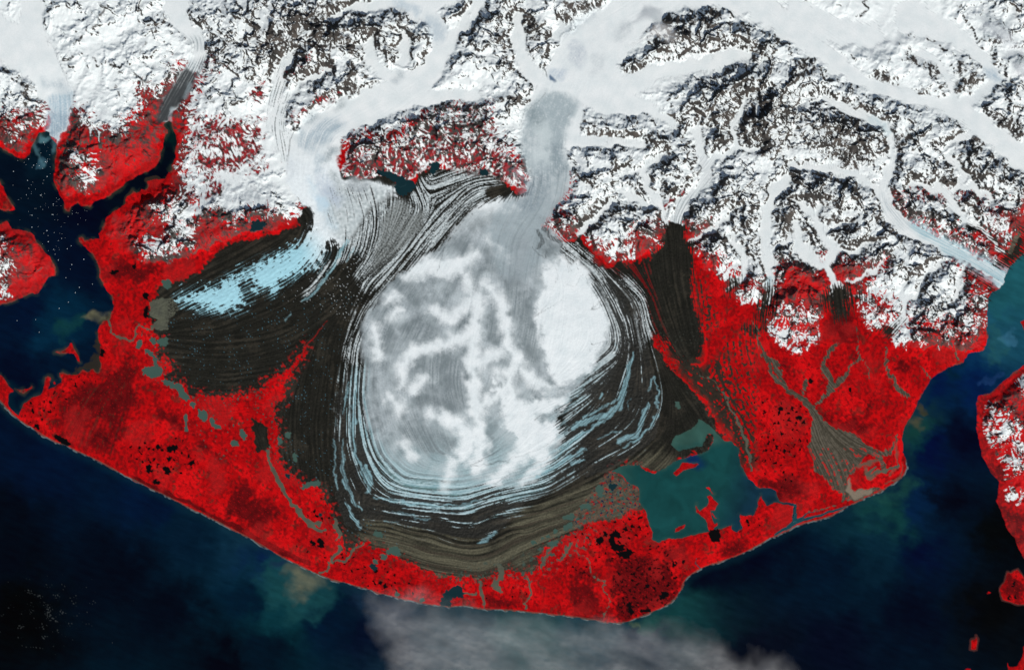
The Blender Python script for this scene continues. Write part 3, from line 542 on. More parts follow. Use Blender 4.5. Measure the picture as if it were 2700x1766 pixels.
# whitecaps in the lower left
cap = ss(.9, 1.5, n3 + 0.9 * noise(X, Y * 1.6, 34, 7) - 0.5 - 1.6 * np.hypot((X - 130) / 230, (Y - 1610) / 150) + .9)
paint(cap * .16, lin(120, 125, 125))
# shallows along shores
shal = ss(-11, 0, S_land) * (S_land < 3) * ss(-.5, .6, fb40)
paint(shal * .5 * (X < 700) * (Y < 1100), lin(60, 66, 52))
paint(ss(-26, -2, S_main) * .30 * (Y > 1000), lin(18, 50, 60))
mud = ss(-4, 6, poly('e 880,1430 960,1360 1000,1557 i 960,100 900,420 740,395 690,440 640,440 690,380 790,320 850,240 855,100', 5) + 6 * fb15)
paint(mud * (1 - LAND) * .75, lin(50, 44, 34))
paint(ss(-1.5, 1, strokes(['i 680,200,6 700,320,8', 'i 130,560,5 180,590,8 240,590,6 280,540,8', 'e 1180,250,10 1130,310,10 1110,380,8', 'e 1310,150,12 1400,150,20'], 2, 30, .5)) * .6 * (1 - LAND), lin(60, 48, 38))

# vegetated plain (infra-red film: leaves read scarlet)
veg = mixc(lin(190, 9, 13), lin(150, 8, 12), .5 + .6 * fb40)
veg = mixc(veg, lin(206, 14, 18), ss(0, .7, fb90 + .4 * n20))
veg = mixc(veg, lin(104, 10, 13), ss(.1, .9, n8 + .8 * n20 - .4 * fb90 + .4 * n3) * .6)
veg = mixc(veg, lin(72, 44, 34), ss(.65, 1.0, fb40 + .5 * n8 + .3 * fb90) * .5)

DARKV = ['i 1160,270 1100,290 1000,380 900,450 760,520 640,600 560,640 700,760 620,850 760,900 900,830 1000,900 1100,800 1200,700 1240,620 1200,480 1170,380',
 'i 1370,720 1500,760 1600,800 1640,920 1700,930 1900,1100 1960,1200 1800,1060 1640,960 1500,880 1400,800', 'i 1700,930 1760,970 1750,1010 1670,990',
 'j 0,1350 80,1450 60,1557 n 280,120 240,250 100,350 0,250 -200,60', 'm 2050,60 2369,20 2369,200 2200,160 2000,240',
 'o 1070,640 1040,740 1090,900 1080,1100 1200,1120 1350,1040 1500,1000 1600,900 1690,840 1640,760 1720,720 1560,640 1450,520 1250,560 1100,560 880,570 900,600',
 'o 670,780 880,800 940,950 950,1090 730,1060 690,900', 'o 620,700 720,690 860,650 880,700 850,790 740,780 660,740', 'n 2130,900 2300,890 2369,940 2369,1010 2130,1005', 'o 0,900 130,920 230,980 200,1000 0,1000',
 'o 2000,480 2150,400 2300,400 2200,500 2050,560', 'e 900,960 1100,850 1300,960 1350,1100 1250,1050 1100,1050 950,1050', 'e 1150,800 1400,900 1700,870 1850,780 1800,850 1500,960 1300,1000',
 'l 0,1370 350,1330 420,1400 450,1500 350,1557 200,1557', 'l 560,800 900,830 1000,700 1000,900 900,960 720,940', 'l 1150,400 1300,290 1420,330 1300,420', 'l 2010,1160 2100,1240 2300,1100 2369,1060 2369,1400 2150,1400',
 'p 2150,60 2369,200 2369,560 2290,370 2210,270', 'p 2200,700 2369,760 2369,960 2200,900', 'l 200,340 330,450 380,520 250,440', 'o 1450,470 1700,450 1750,520 1560,600', 'h 600,1350 850,1320 870,1557 600,1557', 'l 600,0 870,0 870,280 700,120',
 'e 0,600 250,640 400,800 300,830 100,640', 'e -100,1050 330,1080 250,1130 0,1100']
S_dv = polys(DARKV, 8, 60)
dv = ss(-10, 14, S_dv + 10 * fb40 + 4 * n8)
S_fan = poly('i 1180,270 1080,330 900,450 700,560 520,640 480,900 560,1000 700,1060 860,1100 1000,1130 1090,1000 1150,850 1230,700 1250,600 1200,450', 8)
fan = ss(-16, 20, S_fan + 8 * fb40); dv = np.maximum(dv, fan * (.85 + .10 * Lb + .3 * fb40 + .12 * n8))
bd_ = strokes(['i 1200,1350,8 1500,1500,10 m 1700,70,6 1990,230,10 2200,320,14 n 0,345,14 240,465,16 450,560,12 560,600,10', 'o 730,1075,8 950,1090,6', 'o 1580,930,10 1640,850,10'], 3, 40, .6)
dv = np.maximum(dv, ss(-2, 2, bd_))
veg = mixc(veg, mixc(lin(70, 9, 12), lin(100, 10, 14), .5 + .6 * n20), dv * .95)
# feathery wetland pattern
feather = fbm(X * 1.4 + 8 * W2x, Y * .9 + 8 * W2y, 20, 4, 25)
veg = mixc(veg, lin(96, 11, 13), ss(.1, .8, feather) * .6)
veg = mixc(veg, lin(70, 40, 30), ss(.5, 1.2, feather + .4 * Lb) * fan * .5)
crisp = ss(.35, .8, n3 + .55 * n8 + .5 * grain) * (.35 + .4 * ss(-.5, 1, fb90))
veg = mixc(veg, lin(92, 10, 13), crisp * .55)
veg = mixc(veg, lin(168, 30, 30), ss(.1, .8, fbm(X, Y, 130, 4, 120)) * .5)
veg = mixc(veg, lin(226, 20, 24), ss(.5, 1.1, -n3 - .4 * n8 + .5 * grain) * .35)
veg *= np.clip(1 + .20 * grain + .16 * n3 + .10 * Lf * (lic_mask) * .6, .4, 1.7)[..., None]
paint(LAND, veg)
# marsh tints, dark fine ponds scattered procedurally
PZ = ['i 1150,1000 1600,1000 1800,1150 1700,1330 1350,1340 1200,1250', 'i 180,700 450,600 560,620 480,960 300,900', 'o 600,560 850,560 850,700 620,680', 'o 700,250 1350,150 1400,400 1600,450 1400,620 900,560 750,420', 'o 1090,640 1650,620 1650,900 1350,1040 1100,1090',
      'l 0,650 430,650 450,1100 250,1250 0,1200', 'o 2050,280 2369,60 2369,300 2100,350', 'n 450,480 1300,600 1500,900 1200,850 900,720', 'i 550,380 900,420 800,560 600,540', 'n 480,60 780,100 760,300 640,300', 'l 120,1100 300,1300 250,1400 100,1280','n 2130,850 2369,850 o 260,830 260,900 n 2130,950']
S_pz = polys(PZ, 5, 60)
pn = fbm(X, Y, 15, 3, 40)
pondy = ss(.78, .9, pn + ss(-20, 20, S_pz) * .45 - .25) * (S_pz > -20) * ss(2, 6, S_land)
paint(pondy, lin(12, 5, 6))
speck = ss(.45, .75, n8 + .5 * n3) * dv * (S_pz > -10) * (Y > 1300) * (X > 1500)
paint(speck * .85, lin(28, 5, 7))

# mountain cover --------------------------------------------------
SNOWP = ['''z -900,500 a -60,1020 100,1030 300,1030 420,950 440,930 480,1000 640,950 700,960 740,1080 860,1150 1050,1190 1130,1150 1100,1080 1290,980 1230,860 1260,780 1400,830 1480,780 1600,620 1840,540 1800,680 1720,850 1660,960 1760,1040 1780,1130 1900,1180 2000,1230 1850,1270 1680,1290 1660,1400 1640,1557 e 1620,80 1680,150 1660,240 1760,300 1740,340 1560,330 1420,380 1400,440 1450,500 1560,540 1500,600 1560,640 1480,660 1320,760 1280,830 1440,840 1600,770 1690,690 1720,560 1740,490 1840,430 1960,400 2060,480 2100,540 2160,480 2240,440 2369,430
f 200,430 260,480 360,510 400,460 520,470 b 400,1350 800,1350 820,1300 1100,1200 1400,1150 1580,1040 1700,960 2150,950 2180,1200 2330,1320 2430,1460 2500,1557 g 100,30 250,200 300,100 680,100 640,300 480,550 560,580 640,590 700,560 780,560 840,640 900,700 1100,760 1200,720 1300,560 1420,560 1490,500 1560,560 1700,500 1760,580 1900,560 1950,620 1830,700 1850,760 2000,830 2120,960 2230,960 2300,1060 2300,1150 2369,1060
h 100,1100 180,1060 170,900 330,880 420,900 520,940 640,860 760,860 900,880 1100,880 1120,940 1000,1010 940,1180 1100,1200 1250,1320 1330,1300 1350,1450 1450,1430 1500,1380 1880,1400 1880,1150 1860,1000 1840,900 1700,860 1780,780 1500,620 1400,500 1250,420 1200,300 1800,280 2000,600 1880,560 1800,400 1900,300 2050,300 2100,400 2200,420 2369,330 z 3400,450 3400,-400 -900,-400''',
 'e 700,0 860,40 860,100 780,150 720,90', 'a 600,1370 700,1340 780,1420 720,1557 640,1440', 'e 1280,720 1440,690 1500,740 1600,780 1420,830 1280,830', 'e 690,60 760,150 760,220 720,200',
 'g 820,680 1000,600 1060,660 1000,760 900,720', 'g 1130,720 1230,760 1220,800 1100,820 1050,780', 'g 1370,580 1450,600 1460,700 1380,660', 'g 2030,900 2180,940 2200,1010 2060,1030', 'g 2200,1150 2369,1100 2369,1230 2260,1240',
 'h 190,1290 400,1310 540,1370 470,1410 300,1380 200,1390', 'l 120,0 230,50 380,40 480,120 390,150 280,115 200,160 150,100', 'l 250,190 370,250 330,255', 'h 940,1240 990,1280 1000,1430 970,1480', 'h 1000,1300 1200,1360 1100,1440 1000,1460',
 'l 1200,150 1290,140 1440,120 1400,50 1540,0 1200,-60', 'l 1590,0 1640,120 1700,100 1700,0', 'l 1740,0 1760,100 1800,0', 'l 1840,110 1920,30 1860,-20', 'h 2180,480 2230,600 2200,680 2150,560', 'h 1880,1180 2020,1160 2020,1260 1900,1280', 'h 1900,1330 2010,1380 2000,1440 1900,1420',
 'l 2010,840 2090,830 2090,1000 2050,1040 2010,900', 'l 2170,780 2230,860 2300,910 2280,1000 2120,1010 2130,880', 'l 2190,1200 2300,1130 2369,1150 2369,1230 2240,1290', 'l 2280,430 2369,400 2369,560', 'l 2020,690 2060,690 2050,800 2025,760', 'p 2230,10 2369,20 2300,60', 'l 2250,1010 2369,1080 2330,1110',
 'e -200,700 0,700 50,780 20,860 110,900 90,940 30,980 -200,960', 'e -60,1130 60,1110 60,1160 -60,1170', 'h 1180,280 1500,290 2050,280 2369,330 2300,420 2100,420 2150,520 2050,600 1850,620 1650,600 1400,500','a 60,1180 130,1200 100,1270', 'h 2000,780 2090,860 2060,840', 'f 210,370 330,400 350,500 220,450','h 1620,900 1760,910 1720,1060 1600,1050']
SNOWP = [s for s in SNOWP if len(s.split()) > 3]
S_snow = polys(SNOWP, 7, 60)
REDZ = ['b 1330,1290 1500,1160 1640,1010 1760,970 2130,970 2200,1230 2400,1420 2560,1620 2520,1790 2300,1620 2110,1530 1870,1560 1740,1430 1550,1540 1410,1650 1300,1590 980,1640 840,1600 820,1400 1100,1300',
        'b 30,1550 200,1450 200,1557','e 1750,0 1950,100 2000,300 1850,330 1800,150','a 1750,1000 2369,1050 2369,1557 1700,1557', 'b 0,850 180,700 170,900 60,920', 'b 300,690 600,480 560,560 340,720', 'b 520,680 760,600 740,650 560,690', 'b 400,1050 640,850 900,800 800,880 640,960 460,1110', 'b 0,1060 150,1050 120,1130 0,1130', 'b -60,1180 150,1160 130,1220 0,1200',
        'g 1500,380 1700,250 1680,320 1560,420','h 1180,300 1260,420 1700,620 2000,740 1830,740 1500,560', 'h 1820,350 2100,400 2150,600 2030,540', 'g 560,320 700,500 600,470','h 480,800 560,850 640,790 560,760', 'a 1560,500 1640,560 1520,660', 'a 1820,650 2040,600 1960,660 1820,680','a 200,980 450,960 450,1060 220,1120']
REDW = [s for s in REDZ if s.startswith(('a 1750,1000', 'b 30,1550', 'h 1180', 'h 1820', 'b 400,1050', 'b 0,1060', 'b -60', 'h 480'))]
S_rw = polys(REDW, 5, 60)
S_rs = polys([s for s in REDZ if s not in REDW], 5, 60)
S_redz = polys(REDZ, 5, 60)
S_snow = np.maximum(S_snow, S_redz + 9)
gm = grads(H); slope = np.hypot(*gm)
# rockiness by area
ROCK = [(780, 90, 90, .5), (700, 50, 60, .3), (900, 60, 60, .2), (2000, 190, 80, .35), (2180, 330, 100, .3), (1340, 80, 60, .3), (1960, 300, 70, .3), (2250, 370, 80, .3), (2450, 220, 60, .15), (2300, 60, 160, -.35), (150, 80, 130, -.15),
        (330, 180, 100, -.2), (300, 280, 90, -.25), (1500, 50, 120, -.3), (1780, 80, 50, .3), (700, 380, 60, -.2), (1700, 380, 60, .1), (2600, 430, 100, .3), (2250, 640, 150, .15), (500, 60, 60, .15), (560, 130, 50, .25), (600, 330, 60, -.2), (1250, 230, 50, -.25), (1000, 200, 40, -.15), (640, 430, 60, -.3), (200, 470, 200, .1), (2000, 580, 200, .15)]
rk = np.zeros(X.shape, f32)
for bx, by, br, bv in ROCK: rk += f32(bv) * np.exp(-((X - bx) ** 2 + (Y - by) ** 2) / (2 * br * br)).astype(f32)
gyd = gm[1]                        # > 0: height grows southward (slope faces north)
shade = ss(-.2, .6, gyd)
steep = slope * .85 + rk * .5 + .10 * crease + .14 * fb40 + .16 * Sm + .10 * Sf + .14 * ss(14, 2, dr) - .10 * shade
rock = ss(.80, .98, steep)
rock = np.maximum(rock, ss(4.5, 1.5, dr + 2.2 * n8) * ss(-.1, .3, fb40 + .3 * n8) * ss(.95, .6, rel))
snow_c = mixc(lin(222, 229, 228), lin(232, 236, 235), .5 + .5 * fb15)
rock_c = mixc(lin(80, 74, 69), lin(52, 50, 48), .5 + .6 * fb40) * (1 + .10 * Sf + .12 * grain)[..., None]
redm_c = mixc(lin(112, 32, 36), lin(152, 32, 38), .5 + .6 * fb40)
M = ss(-3, 3, S_mt + 6 * fb40 * (S_snow < -20))
S_s = S_snow + 9 * fb40 + 10 * crease * -1 + 5 * fb15 + 10 * Sm + 5 * Sf - 5 * ss(.5, 1.2, slope)
snowy = ss(-3, 3, S_s)
# hill cover below the snow line: red scrub, brown rock, snow lying in gullies
hill = mixc(mixc(lin(176, 14, 18), lin(204, 14, 18), .5 + .6 * fb40), lin(120, 10, 14), ss(.3, 1.2, fb15 - .3 * crease) * .5)
hill = mixc(hill, rock_c, ss(.75, 1.0, slope + .25 * fb40 + .1 * n8 - .10) * .8)
near = ss(-90, -8, S_s + 20 * fb40) * ss(1050, 700, Y) * ss(-.6, .5, fb90 + .5 * n20 + .4 * ss(420, 300, Y))
hill = mixc(hill, mixc(lin(112, 40, 40), rock_c, .5 + .6 * fb15), near * .75)
MUTE = ['a -60,1050 480,1000 460,1130 350,1180 260,1400 100,1380 -60,1300', 'a 540,1200 1300,1060 1480,1150 1440,1330 1300,1300 900,1330 760,1400 640,1557 530,1557 510,1350', 'a 1230,760 1500,760 1480,1000 1440,1090 1250,1100', 'a 1540,950 1850,1100 2100,1250 2000,1350 1700,1300 1570,1200 1520,1030', 'e 1650,30 1850,150 1800,350 1550,330 1700,200', 'e 1700,500 2100,500 2369,440 2100,620 1900,560 1750,600', 'e 1380,700 1600,640 1700,800 1450,880', 'e -60,640 300,700 200,900 -60,900','e 520,0 700,0 740,200 620,140', 'h 1860,1000 2030,1060 2040,1400 1900,1400', 'l 1560,0 1800,0 1760,160 1600,140', 'l 2000,700 2200,800 2369,900 2369,560 2150,500', 'g 1480,380 1720,280 1720,620 1860,640 1760,720 1600,600']
S_mu = polys(MUTE, 7, 60)
mute = ss(-12, 14, S_mu + 12 * fb40) * ss(-.7, .4, fb15 + .6 * Sm + .3 * fb40 + .2)
hill = mixc(hill, mixc(mixc(lin(112, 34, 36), lin(138, 30, 34), .5 + .6 * fb40), rock_c, ss(-.2, .7, fb15 - .4 * crease + .3 * Sm)), mute * .85)
hill = hill * np.clip(1 + .15 * grain + .1 * n3, .5, 1.5)[..., None]
paint(M * LAND, hill)
BELT = ss(-26, -4, S_s) * (1 - snowy)
paint(BELT * M * LAND * ss(-.1, .5, fb40 + .5 * n20), rock_c)
gul = ss(.30, .55, -.7 * crease + .22 * Sm + .1 * Sf + .015 * (S_snow + 10)) * ss(-34, -6, S_snow)
paint(gul * M * LAND * .95, snow_c)
mtn = mixc(snow_c, rock_c, rock)
paint(snowy * M * LAND, mtn)
# red scrub with white dendrites on the inner hills
rz = ss(-4, 4, S_redz + 5 * fb40) * (1 - ss(0, 4, S_clean))
scrub = mixc(redm_c, rock_c, ss(-.1, .7, fb15 + .3 * slope + .5 * ss(420, 330, Y) * (X > 900)))
scrub = mixc(scrub, lin(40, 30, 28), ss(.4, 1.1, -crease + .4 * Sm))
keep = ss(.12, .40, (-.04 + .14 * ss(380, 450, Y)) * ss(-3, 3, S_rs) - .08 * ss(-3, 3, S_rw) * (Y < 600) + .14 * Sm + .08 * Sf + .22 * crease + .28 * fb40 + .12 * n8 + .12 + .012 * np.clip(S_redz, -5, 25))
paint(rz * keep * M * (1 - ss(-1, 2, S_gl)), scrub)
ROCKBAND = ['b 1120,1300 1160,1270 1240,1280 1180,1380 1160,1500 1100,1490 1095,1380', 'b 1580,1060 1700,970 1830,950 2130,960 2150,1010 1990,1010 1820,990 1700,1020 1640,1100 1500,1190 1380,1260 1330,1250', 'a 180,720 270,760 285,880 240,960 190,940 200,830', 'a 640,960 720,1040 730,1100 640,1200 600,1180 630,1100',
 'e 1720,500 1850,420 2000,400 2080,470 2090,560 2010,520 1900,470 1800,500 1740,560', 'e 2130,520 2250,450 2400,450 2400,480 2260,490 2150,570 2050,600 2080,560', 'e 1380,870 1500,830 1650,800 1640,830 1480,880', 'e 1500,560 1640,600 1630,720 1540,700', 'a 540,1290 760,1250 760,1330 620,1350 560,1557 530,1480', 'a 900,1240 1090,1190 1090,1290 900,1330', 'e 530,20 700,0 720,110 660,120 540,60', 'e 600,110 720,130 710,210 640,200',
 'b 640,60 1000,0 1010,30 860,100 720,140', 'b 850,240 960,235 1200,270 1400,170 1440,150 1360,240 1230,320 1000,310 880,290', 'b 110,270 280,260 420,160 620,200 800,250 950,400 940,470 780,440 760,520 700,470 640,420 560,470 430,440 250,430 130,540 60,470', 'c 200,140 340,150 480,290 480,350 340,370 300,290', 'c 610,30 1000,0 940,90 760,130 640,240 610,200 650,100', 'c 1560,140 1660,150 1800,200 1770,310 1620,390 1500,390 1560,300', 'c 1130,540 1230,530 1400,560 1350,640 1220,720 1190,660 1140,620', 'c 810,1150 950,1180 1250,1190 1190,1230 1120,1250 980,1230 860,1220',
 'c 700,1080 790,1070 900,1120 830,1100 730,1100', 'c 20,880 250,850 390,880 380,910 240,950 100,930 20,920', 'c 1990,40 2060,80 2000,170 1900,280 1850,200 1900,120', 'c 2080,1030 2190,1000 2170,1080 2120,1060', 'c 2180,1100 2300,1060 2369,1100 2300,1300 2200,1270', 'b 540,500 400,690 310,720 390,640 480,560', 'b 1020,840 1160,740 1290,770 1260,800 1150,790 1060,840', 'b 900,650 960,620 1010,830 880,880 900,760',
 'd 340,560 430,490 520,500 500,620 460,740 360,700', 'd 600,1130 740,1130 780,1300 700,1340 590,1320', 'd 820,1210 940,1240 940,1310 880,1500 760,1500 740,1350 820,1320', 'd 930,720 1080,640 1260,700 1250,780 1180,780 1080,740 960,760', 'd 1330,440 1420,560 1620,590 1660,700 1600,680 1450,600 1290,570', 'd 1360,800 1520,800 1520,850 1400,840', 'd 1600,770 1660,740 1660,800 1610,870', 'd 1780,560 1840,560 1850,680 1950,640 1940,740 1860,830 1760,840 1760,740', 'd 2020,970 2140,1060 2300,1040 2369,1240 2250,1200 2100,1080', 'd 1230,1220 1400,1200 1360,1260 1280,1350 1240,1330', 'd 0,900 110,900 60,1000 40,1180 0,1180', 'd 0,1210 130,1250 60,1400 0,1420', 'd 1780,1250 1900,1220 2050,1270 1950,1400 1840,1380',
 'h 1370,400 1500,420 1640,500 1560,510 1380,480 1330,450', 'h 1600,100 1680,120 1670,190 1600,190', 'h 1720,100 1790,130 1760,210 1700,200', 'h 660,600 900,580 860,640 700,660', 'h 160,500 300,400 320,640 250,670 200,560 140,620', 'h 180,700 220,760 210,900 170,890', 'h 480,500 560,640 580,700 520,650', 'h 590,520 700,440 720,500 620,540', 'g 850,400 1030,320 1060,340 900,470 760,600 700,560', 'g 980,440 1080,430 1000,520 840,640 800,620', 'g 1740,430 1900,560 1940,520 1860,480 1800,420', 'g 1980,600 2080,640 1950,680 1860,720']
S_rb = polys(ROCKBAND, 5, 50)
rb = ss(-3, 5, S_rb + 6 * fb15 + 3 * n3)
rb *= ss(-.05, .15, .12 + .14 * crease + .2 * fb15 + .16 * Sm + .12 * Sf + .25 * (slope - .5))
paint(rb * M * (1 - ss(-1, 3, S_gl)) * (1 - ss(0, 3, S_clean)), rock_c)

# valley glaciers --------------------------------------------------
gcol = mixc(lin(216, 223, 223), lin(228, 232, 231), .5 + .5 * fb40)
ga = ss(-1.5, 2, S_gl) * LAND * np.maximum(M, (Y < 760))
paint(ga * (1 - ss(0, 6, S_clean)), gcol)
paint(ss(-6, 5, S_tong + 6 * fb15) * LAND * ss(520, 440, Y), gcol)
edge = ss(6, 0, np.abs(S_gl)) * ss(-4, -14, S_tong) * ss(.5, 1.3, Lm + .5) * M
paint(edge * .35, lin(150, 156, 158))
def tint(s, soft, c, op, amp=8, tex_=None, closed=True):
    S = coarse_sdf(P(s), closed, 70)
    m = ss(-soft, soft, samp(S, X + amp * W2x + 3 * W1x, Y + amp * W2y + 3 * W1y)) * op
    if tex_ is not None: m = m * np.clip(tex_, 0, 1.6)
    paint(m * LAND, lin(*c))
T1 = .85 + .25 * n3 + .08 * Lf + .3 * fb15; T2 = .6 + .4 * Lm + .3 * Lf
# bluish bare ice and crevasses
tint('a 420,880 520,850 640,830 650,960 600,1120 500,1280 440,1190 420,1130 480,1020', 12, (158, 182, 194), .85, 6, .75 + .25 * n3 + .2 * Lf)
tint('a 440,1000 640,1000 600,1130 520,1260 440,1200 410,1150', 8, (138, 160, 174), .6, 4, T1)
tint('a 390,740,8 560,780,14 600,860,12', 14, (170, 184, 190), .6, 6, T1, False)
tint('a 1640,560 1840,520 1800,680 1700,800 1600,900 1540,840', 10, (120, 132, 136), .8, 4, T2)
tint('a 1560,780 1680,760 1640,900 1520,980 1500,1090 1420,1080 1440,950', 6, (34, 36, 36), 1.0, 3, .93 + .10 * Lm)
tint('a 1660,600 1770,680 1700,800 1600,930 1530,980 1510,1100 1400,1090 1420,950 1520,800', 6, (56, 60, 62), 1.0, 3, .93 + .10 * Lm)
tint('a 1700,330 1800,330 1830,430 1800,470 1720,480', 8, (150, 160, 162), .6, 4, T2)
tint('a 1540,970,4 1520,1040,4 1530,1085,4', 4, (150, 164, 168), .7, 2, None, False); tint('a 1640,880,5 1700,760,6', 4, (130, 142, 146), .7, 2, None, False)
tint('c 320,960 480,830 720,870 740,980 690,1060 640,1150 600,1300 620,1500 560,1400 500,1300 400,1200 310,1100', 16, (150, 166, 170), .8, 8, T1)
tint('c 520,1370 640,1360 650,1557 560,1557', 14, (146, 162, 168), .7, 8, T1)
tint('g 220,-100 520,-60 640,60 600,300 480,420 300,560 180,400 330,260 370,120', 16, (146, 160, 164), .75, 8, T1)
tint('g 180,80 360,170 420,60 620,40 640,200 560,330 400,400 200,330 340,240', 26, (150, 164, 172), .75, 8, T1)
tint('c 620,300,14 760,220,12 900,130,8', 14, (178, 188, 192), .7, 6, T1, False); tint('c 740,430,16 750,520,20', 12, (176, 186, 194), .6, 8, T1, False); tint('c 530,680,12 600,660,14', 10, (170, 184, 196), .6, 5, T1, False)
tint('c 510,700,5 560,725,3', 3, (60, 90, 120), .9, 2, None, False); tint('c 1200,230,16 1130,330,16', 12, (188, 196, 198), .6, 6, T1, False); tint('c 940,560,20 930,640,14', 14, (192, 200, 202), .6, 8, T1, False)
tint('b 700,1060 820,1050 880,1120 780,1200 680,1300 560,1380 470,1310 460,1180 560,1150', 16, (164, 180, 188), .85, 8, .8 + .2 * n3 + .25 * Lf)
tint('b 540,1080,10 600,1040,12', 10, (150, 164, 170), .7, 5, T1, False); tint('b 820,950,14 840,930,12', 8, (160, 170, 172), .6, 5, T1, False); tint('b 1330,720,10 1380,680,10', 8, (166, 176, 180), .6, 5, T1, False)
tint('b 700,1420,10 780,1340,12', 12, (150, 162, 166), .7, 5, T1, False); tint('b 1650,220,20 1700,290,22', 16, (186, 198, 204), .7, 8, T1, False); tint('b 1380,40,14 1520,100,10', 10, (190, 202, 208), .7, 8, T1, False)
tint('f 640,60,10 650,-60,10', 10, (180, 194, 200), .7, 6, T1, False); tint('f 770,110,12 800,150,14', 10, (160, 170, 172), .8, 5, T1, False); tint('f 940,200,14 1060,200,12', 10, (160, 168, 172), .7, 6, T1, False)
tint('f 720,260,14 790,310,12', 10, (176, 188, 202), .7, 6, T1, False); tint('f 660,330,12 690,380,12', 8, (176, 204, 220), .8, 5, None, False)
tint('d 2000,620 2100,620 2170,720 2100,760 2020,680', 10, (168, 184, 194), .8, 5, T1); tint('d 1920,900,16 2100,780,8', 10, (190, 200, 204), .4, 5, T1, False)
tint('h 1380,560,14 1600,690,16 1780,800,22 1960,900,26 2150,1000,30', 10, (158, 188, 196), .85, 4, .8 + .25 * Lf, False)
tint('h 1100,300,10 1180,450,12 1300,560,12', 10, (176, 186, 190), .6, 4, T2, False)
tint('g 1930,80 1960,200 1800,330 1700,420 1700,560 1600,560 1600,450 1700,300 1860,200', 5, (160, 168, 170), .8, 4, .55 + .45 * Lm + .3 * Lf)
tint('c 1900,1460,24 1920,1540,24', 8, (190, 196, 198), .6, 4, T2, False)
tint('d 2000,180 2250,180 2200,330 2000,350', 12, (130, 148, 156), .55, 12, .5 + .5 * fb15); tint('d 2300,560 2369,540 2369,680 2290,640', 12, (150, 162, 168), .7, 12, None)
tint('d 1000,1060,8 1150,1180,10', 8, (184, 202, 206), .7, 4, T1, False); tint('h 100,1040,8 90,1120,5', 6, (150, 186, 196), .6, 4, None, False)
# dark medial lines
def lines(lst, c, op, soft=.9, amp=2.0, tex_=None):
    S = strokes(lst, amp, 20, .6); m = ss(-soft, soft, S) * op
    if tex_ is not None: m = m * tex_
    paint(m * LAND, lin(*c))
lines(['c 470,830,2 400,920,2 280,1000,2 235,1130,1.6 235,1280,1.6 270,1400,1.4 320,1557,1.2 g 340,60,1.2 355,140,2', 'b 1840,580,1 1740,700,1', 'a 400,330,1 490,440,1.2 540,560,1.6 580,680,1', 'a 620,850,1 625,960,1 600,1100,1.2 540,1220,1.2', 'c 640,280,1 520,500,1 480,600,1.4', 'c 450,610,5 470,640,3 480,720,1'], (70, 76, 78), .7)
lines(['g 360,120,5 355,200,6 320,270,8 240,300,8 100,305,4 0,330,4 f 2250,350,3', 'b 360,1557,2 b 390,1250,2 450,1130,1.5'], (30, 32, 32), .9, 1.4)
lines(['g 200,310,14 80,320,18 f 2330,290,22 2250,280,16 2150,330,10'], (84, 88, 88), .6, 5, 4, .5 + .5 * Lm)
ml = ss(.9, 1.5, Lm + .35 * Lb) * ss(-2, 4, S_gl)
side = ss(6, 40, 1e3 / 1)  # constant
G3b = ss(-4, 10, poly('b 200,640 330,560 420,700 400,900 390,1100 430,1150 350,1350 360,1557 f 370,100 520,390 400,440 250,380 60,240 60,100 b 230,1500 130,1300 160,1100 160,850', 4))
paint(ml * G3b * .8, lin(90, 98, 98))
fine_dots = ss(.5, .9, n3 + .5 * n8) * ss(-5, 20, poly('b 250,700 400,780 420,1000 340,1150 240,1000 280,850', 4)); paint(fine_dots * .5, lin(120, 126, 126))
grid_ = poly('f 0,-50 150,-40 200,60 120,250 520,380 400,330 60,250 0,260 e 2000,300 1960,60 2100,50', 4)
paint(ss(-3, 6, grid_) * ss(.2, 1.0, fb15 + .3 * n3) * .55, lin(150, 158, 160))

# moraine and rubble --------------------------------------------------
dark_c = mixc(lin(25, 25, 21), lin(37, 36, 31), .5 + .2 * Lb + .35 * fb40 + .15 * Lm)
brown_c = mixc(lin(56, 55, 45), lin(92, 89, 73), .5 + .3 * Lb + .25 * Lc + .15 * Lm)
brown_c = mixc(brown_c, lin(58, 52, 44), ss(.2, 1.3, .7 * Lb - .6 * Lc - .3 * Lm) * .8)
bz = ss(-25, 25, S_brown + 10 * Lb)
dark_c = mixc(dark_c, lin(56, 52, 44), ss(.1, 1.0, fb90 + .3 * Lb + .3 * fb15) * .55)
deb = mixc(dark_c, brown_c, bz) * np.clip(1 + .08 * Lf + .16 * n3 + .1 * grain, .4, 1.6)[..., None]
S_a = S_apr + 5 * fb40 + 4 * n8
am = ss(-3, 3, S_a); rm = ss(-7, 7, S_rub2 + 6 * fb40 + 4 * n8 + 7 * Lm + 4 * Lf)
# veins of plants on the old rubble (east side) and rubble holes in the plants
MIX = poly('g 1000,930 1280,870 1400,900 1450,1100 1500,1400 1560,1557 k 1400,100 1300,0 g 1150,1100 960,960', 4)
HOLES = poly('k 1560,0 1900,150 1880,340 2000,250 2050,0 2369,0 2369,1300 2200,1250 2100,1000 1900,700 1700,480 1520,200 g 1900,1557 1780,1200 1780,1000 1900,1000 2000,1300 2250,1557', 6)
dkz = ss(70, -60, X - (1850 + .38 * (Y - 860)))
holes = ss(-.1, .3, .35 * Lb + .55 * fb15 + .5 * n8 + .25 * n3 - .30 + 1.1 * dkz) * ss(-10, 20, HOLES)
paint(holes * LAND * (1 - M), mixc(dark_c, lin(56, 46, 38), .5 + .4 * n8))
paint(am * LAND * (1 - M * ss(-2, 2, S_mt - S_apr * .3) * (S_clean < 0)), deb)
paint(rm, deb * 1.0)
mv = ss(-8, 14, MIX) * ss(.3, 1.1, Lb + .5 * fb15 + .3 * n3)
paint(mv * .8, lin(110, 12, 16))
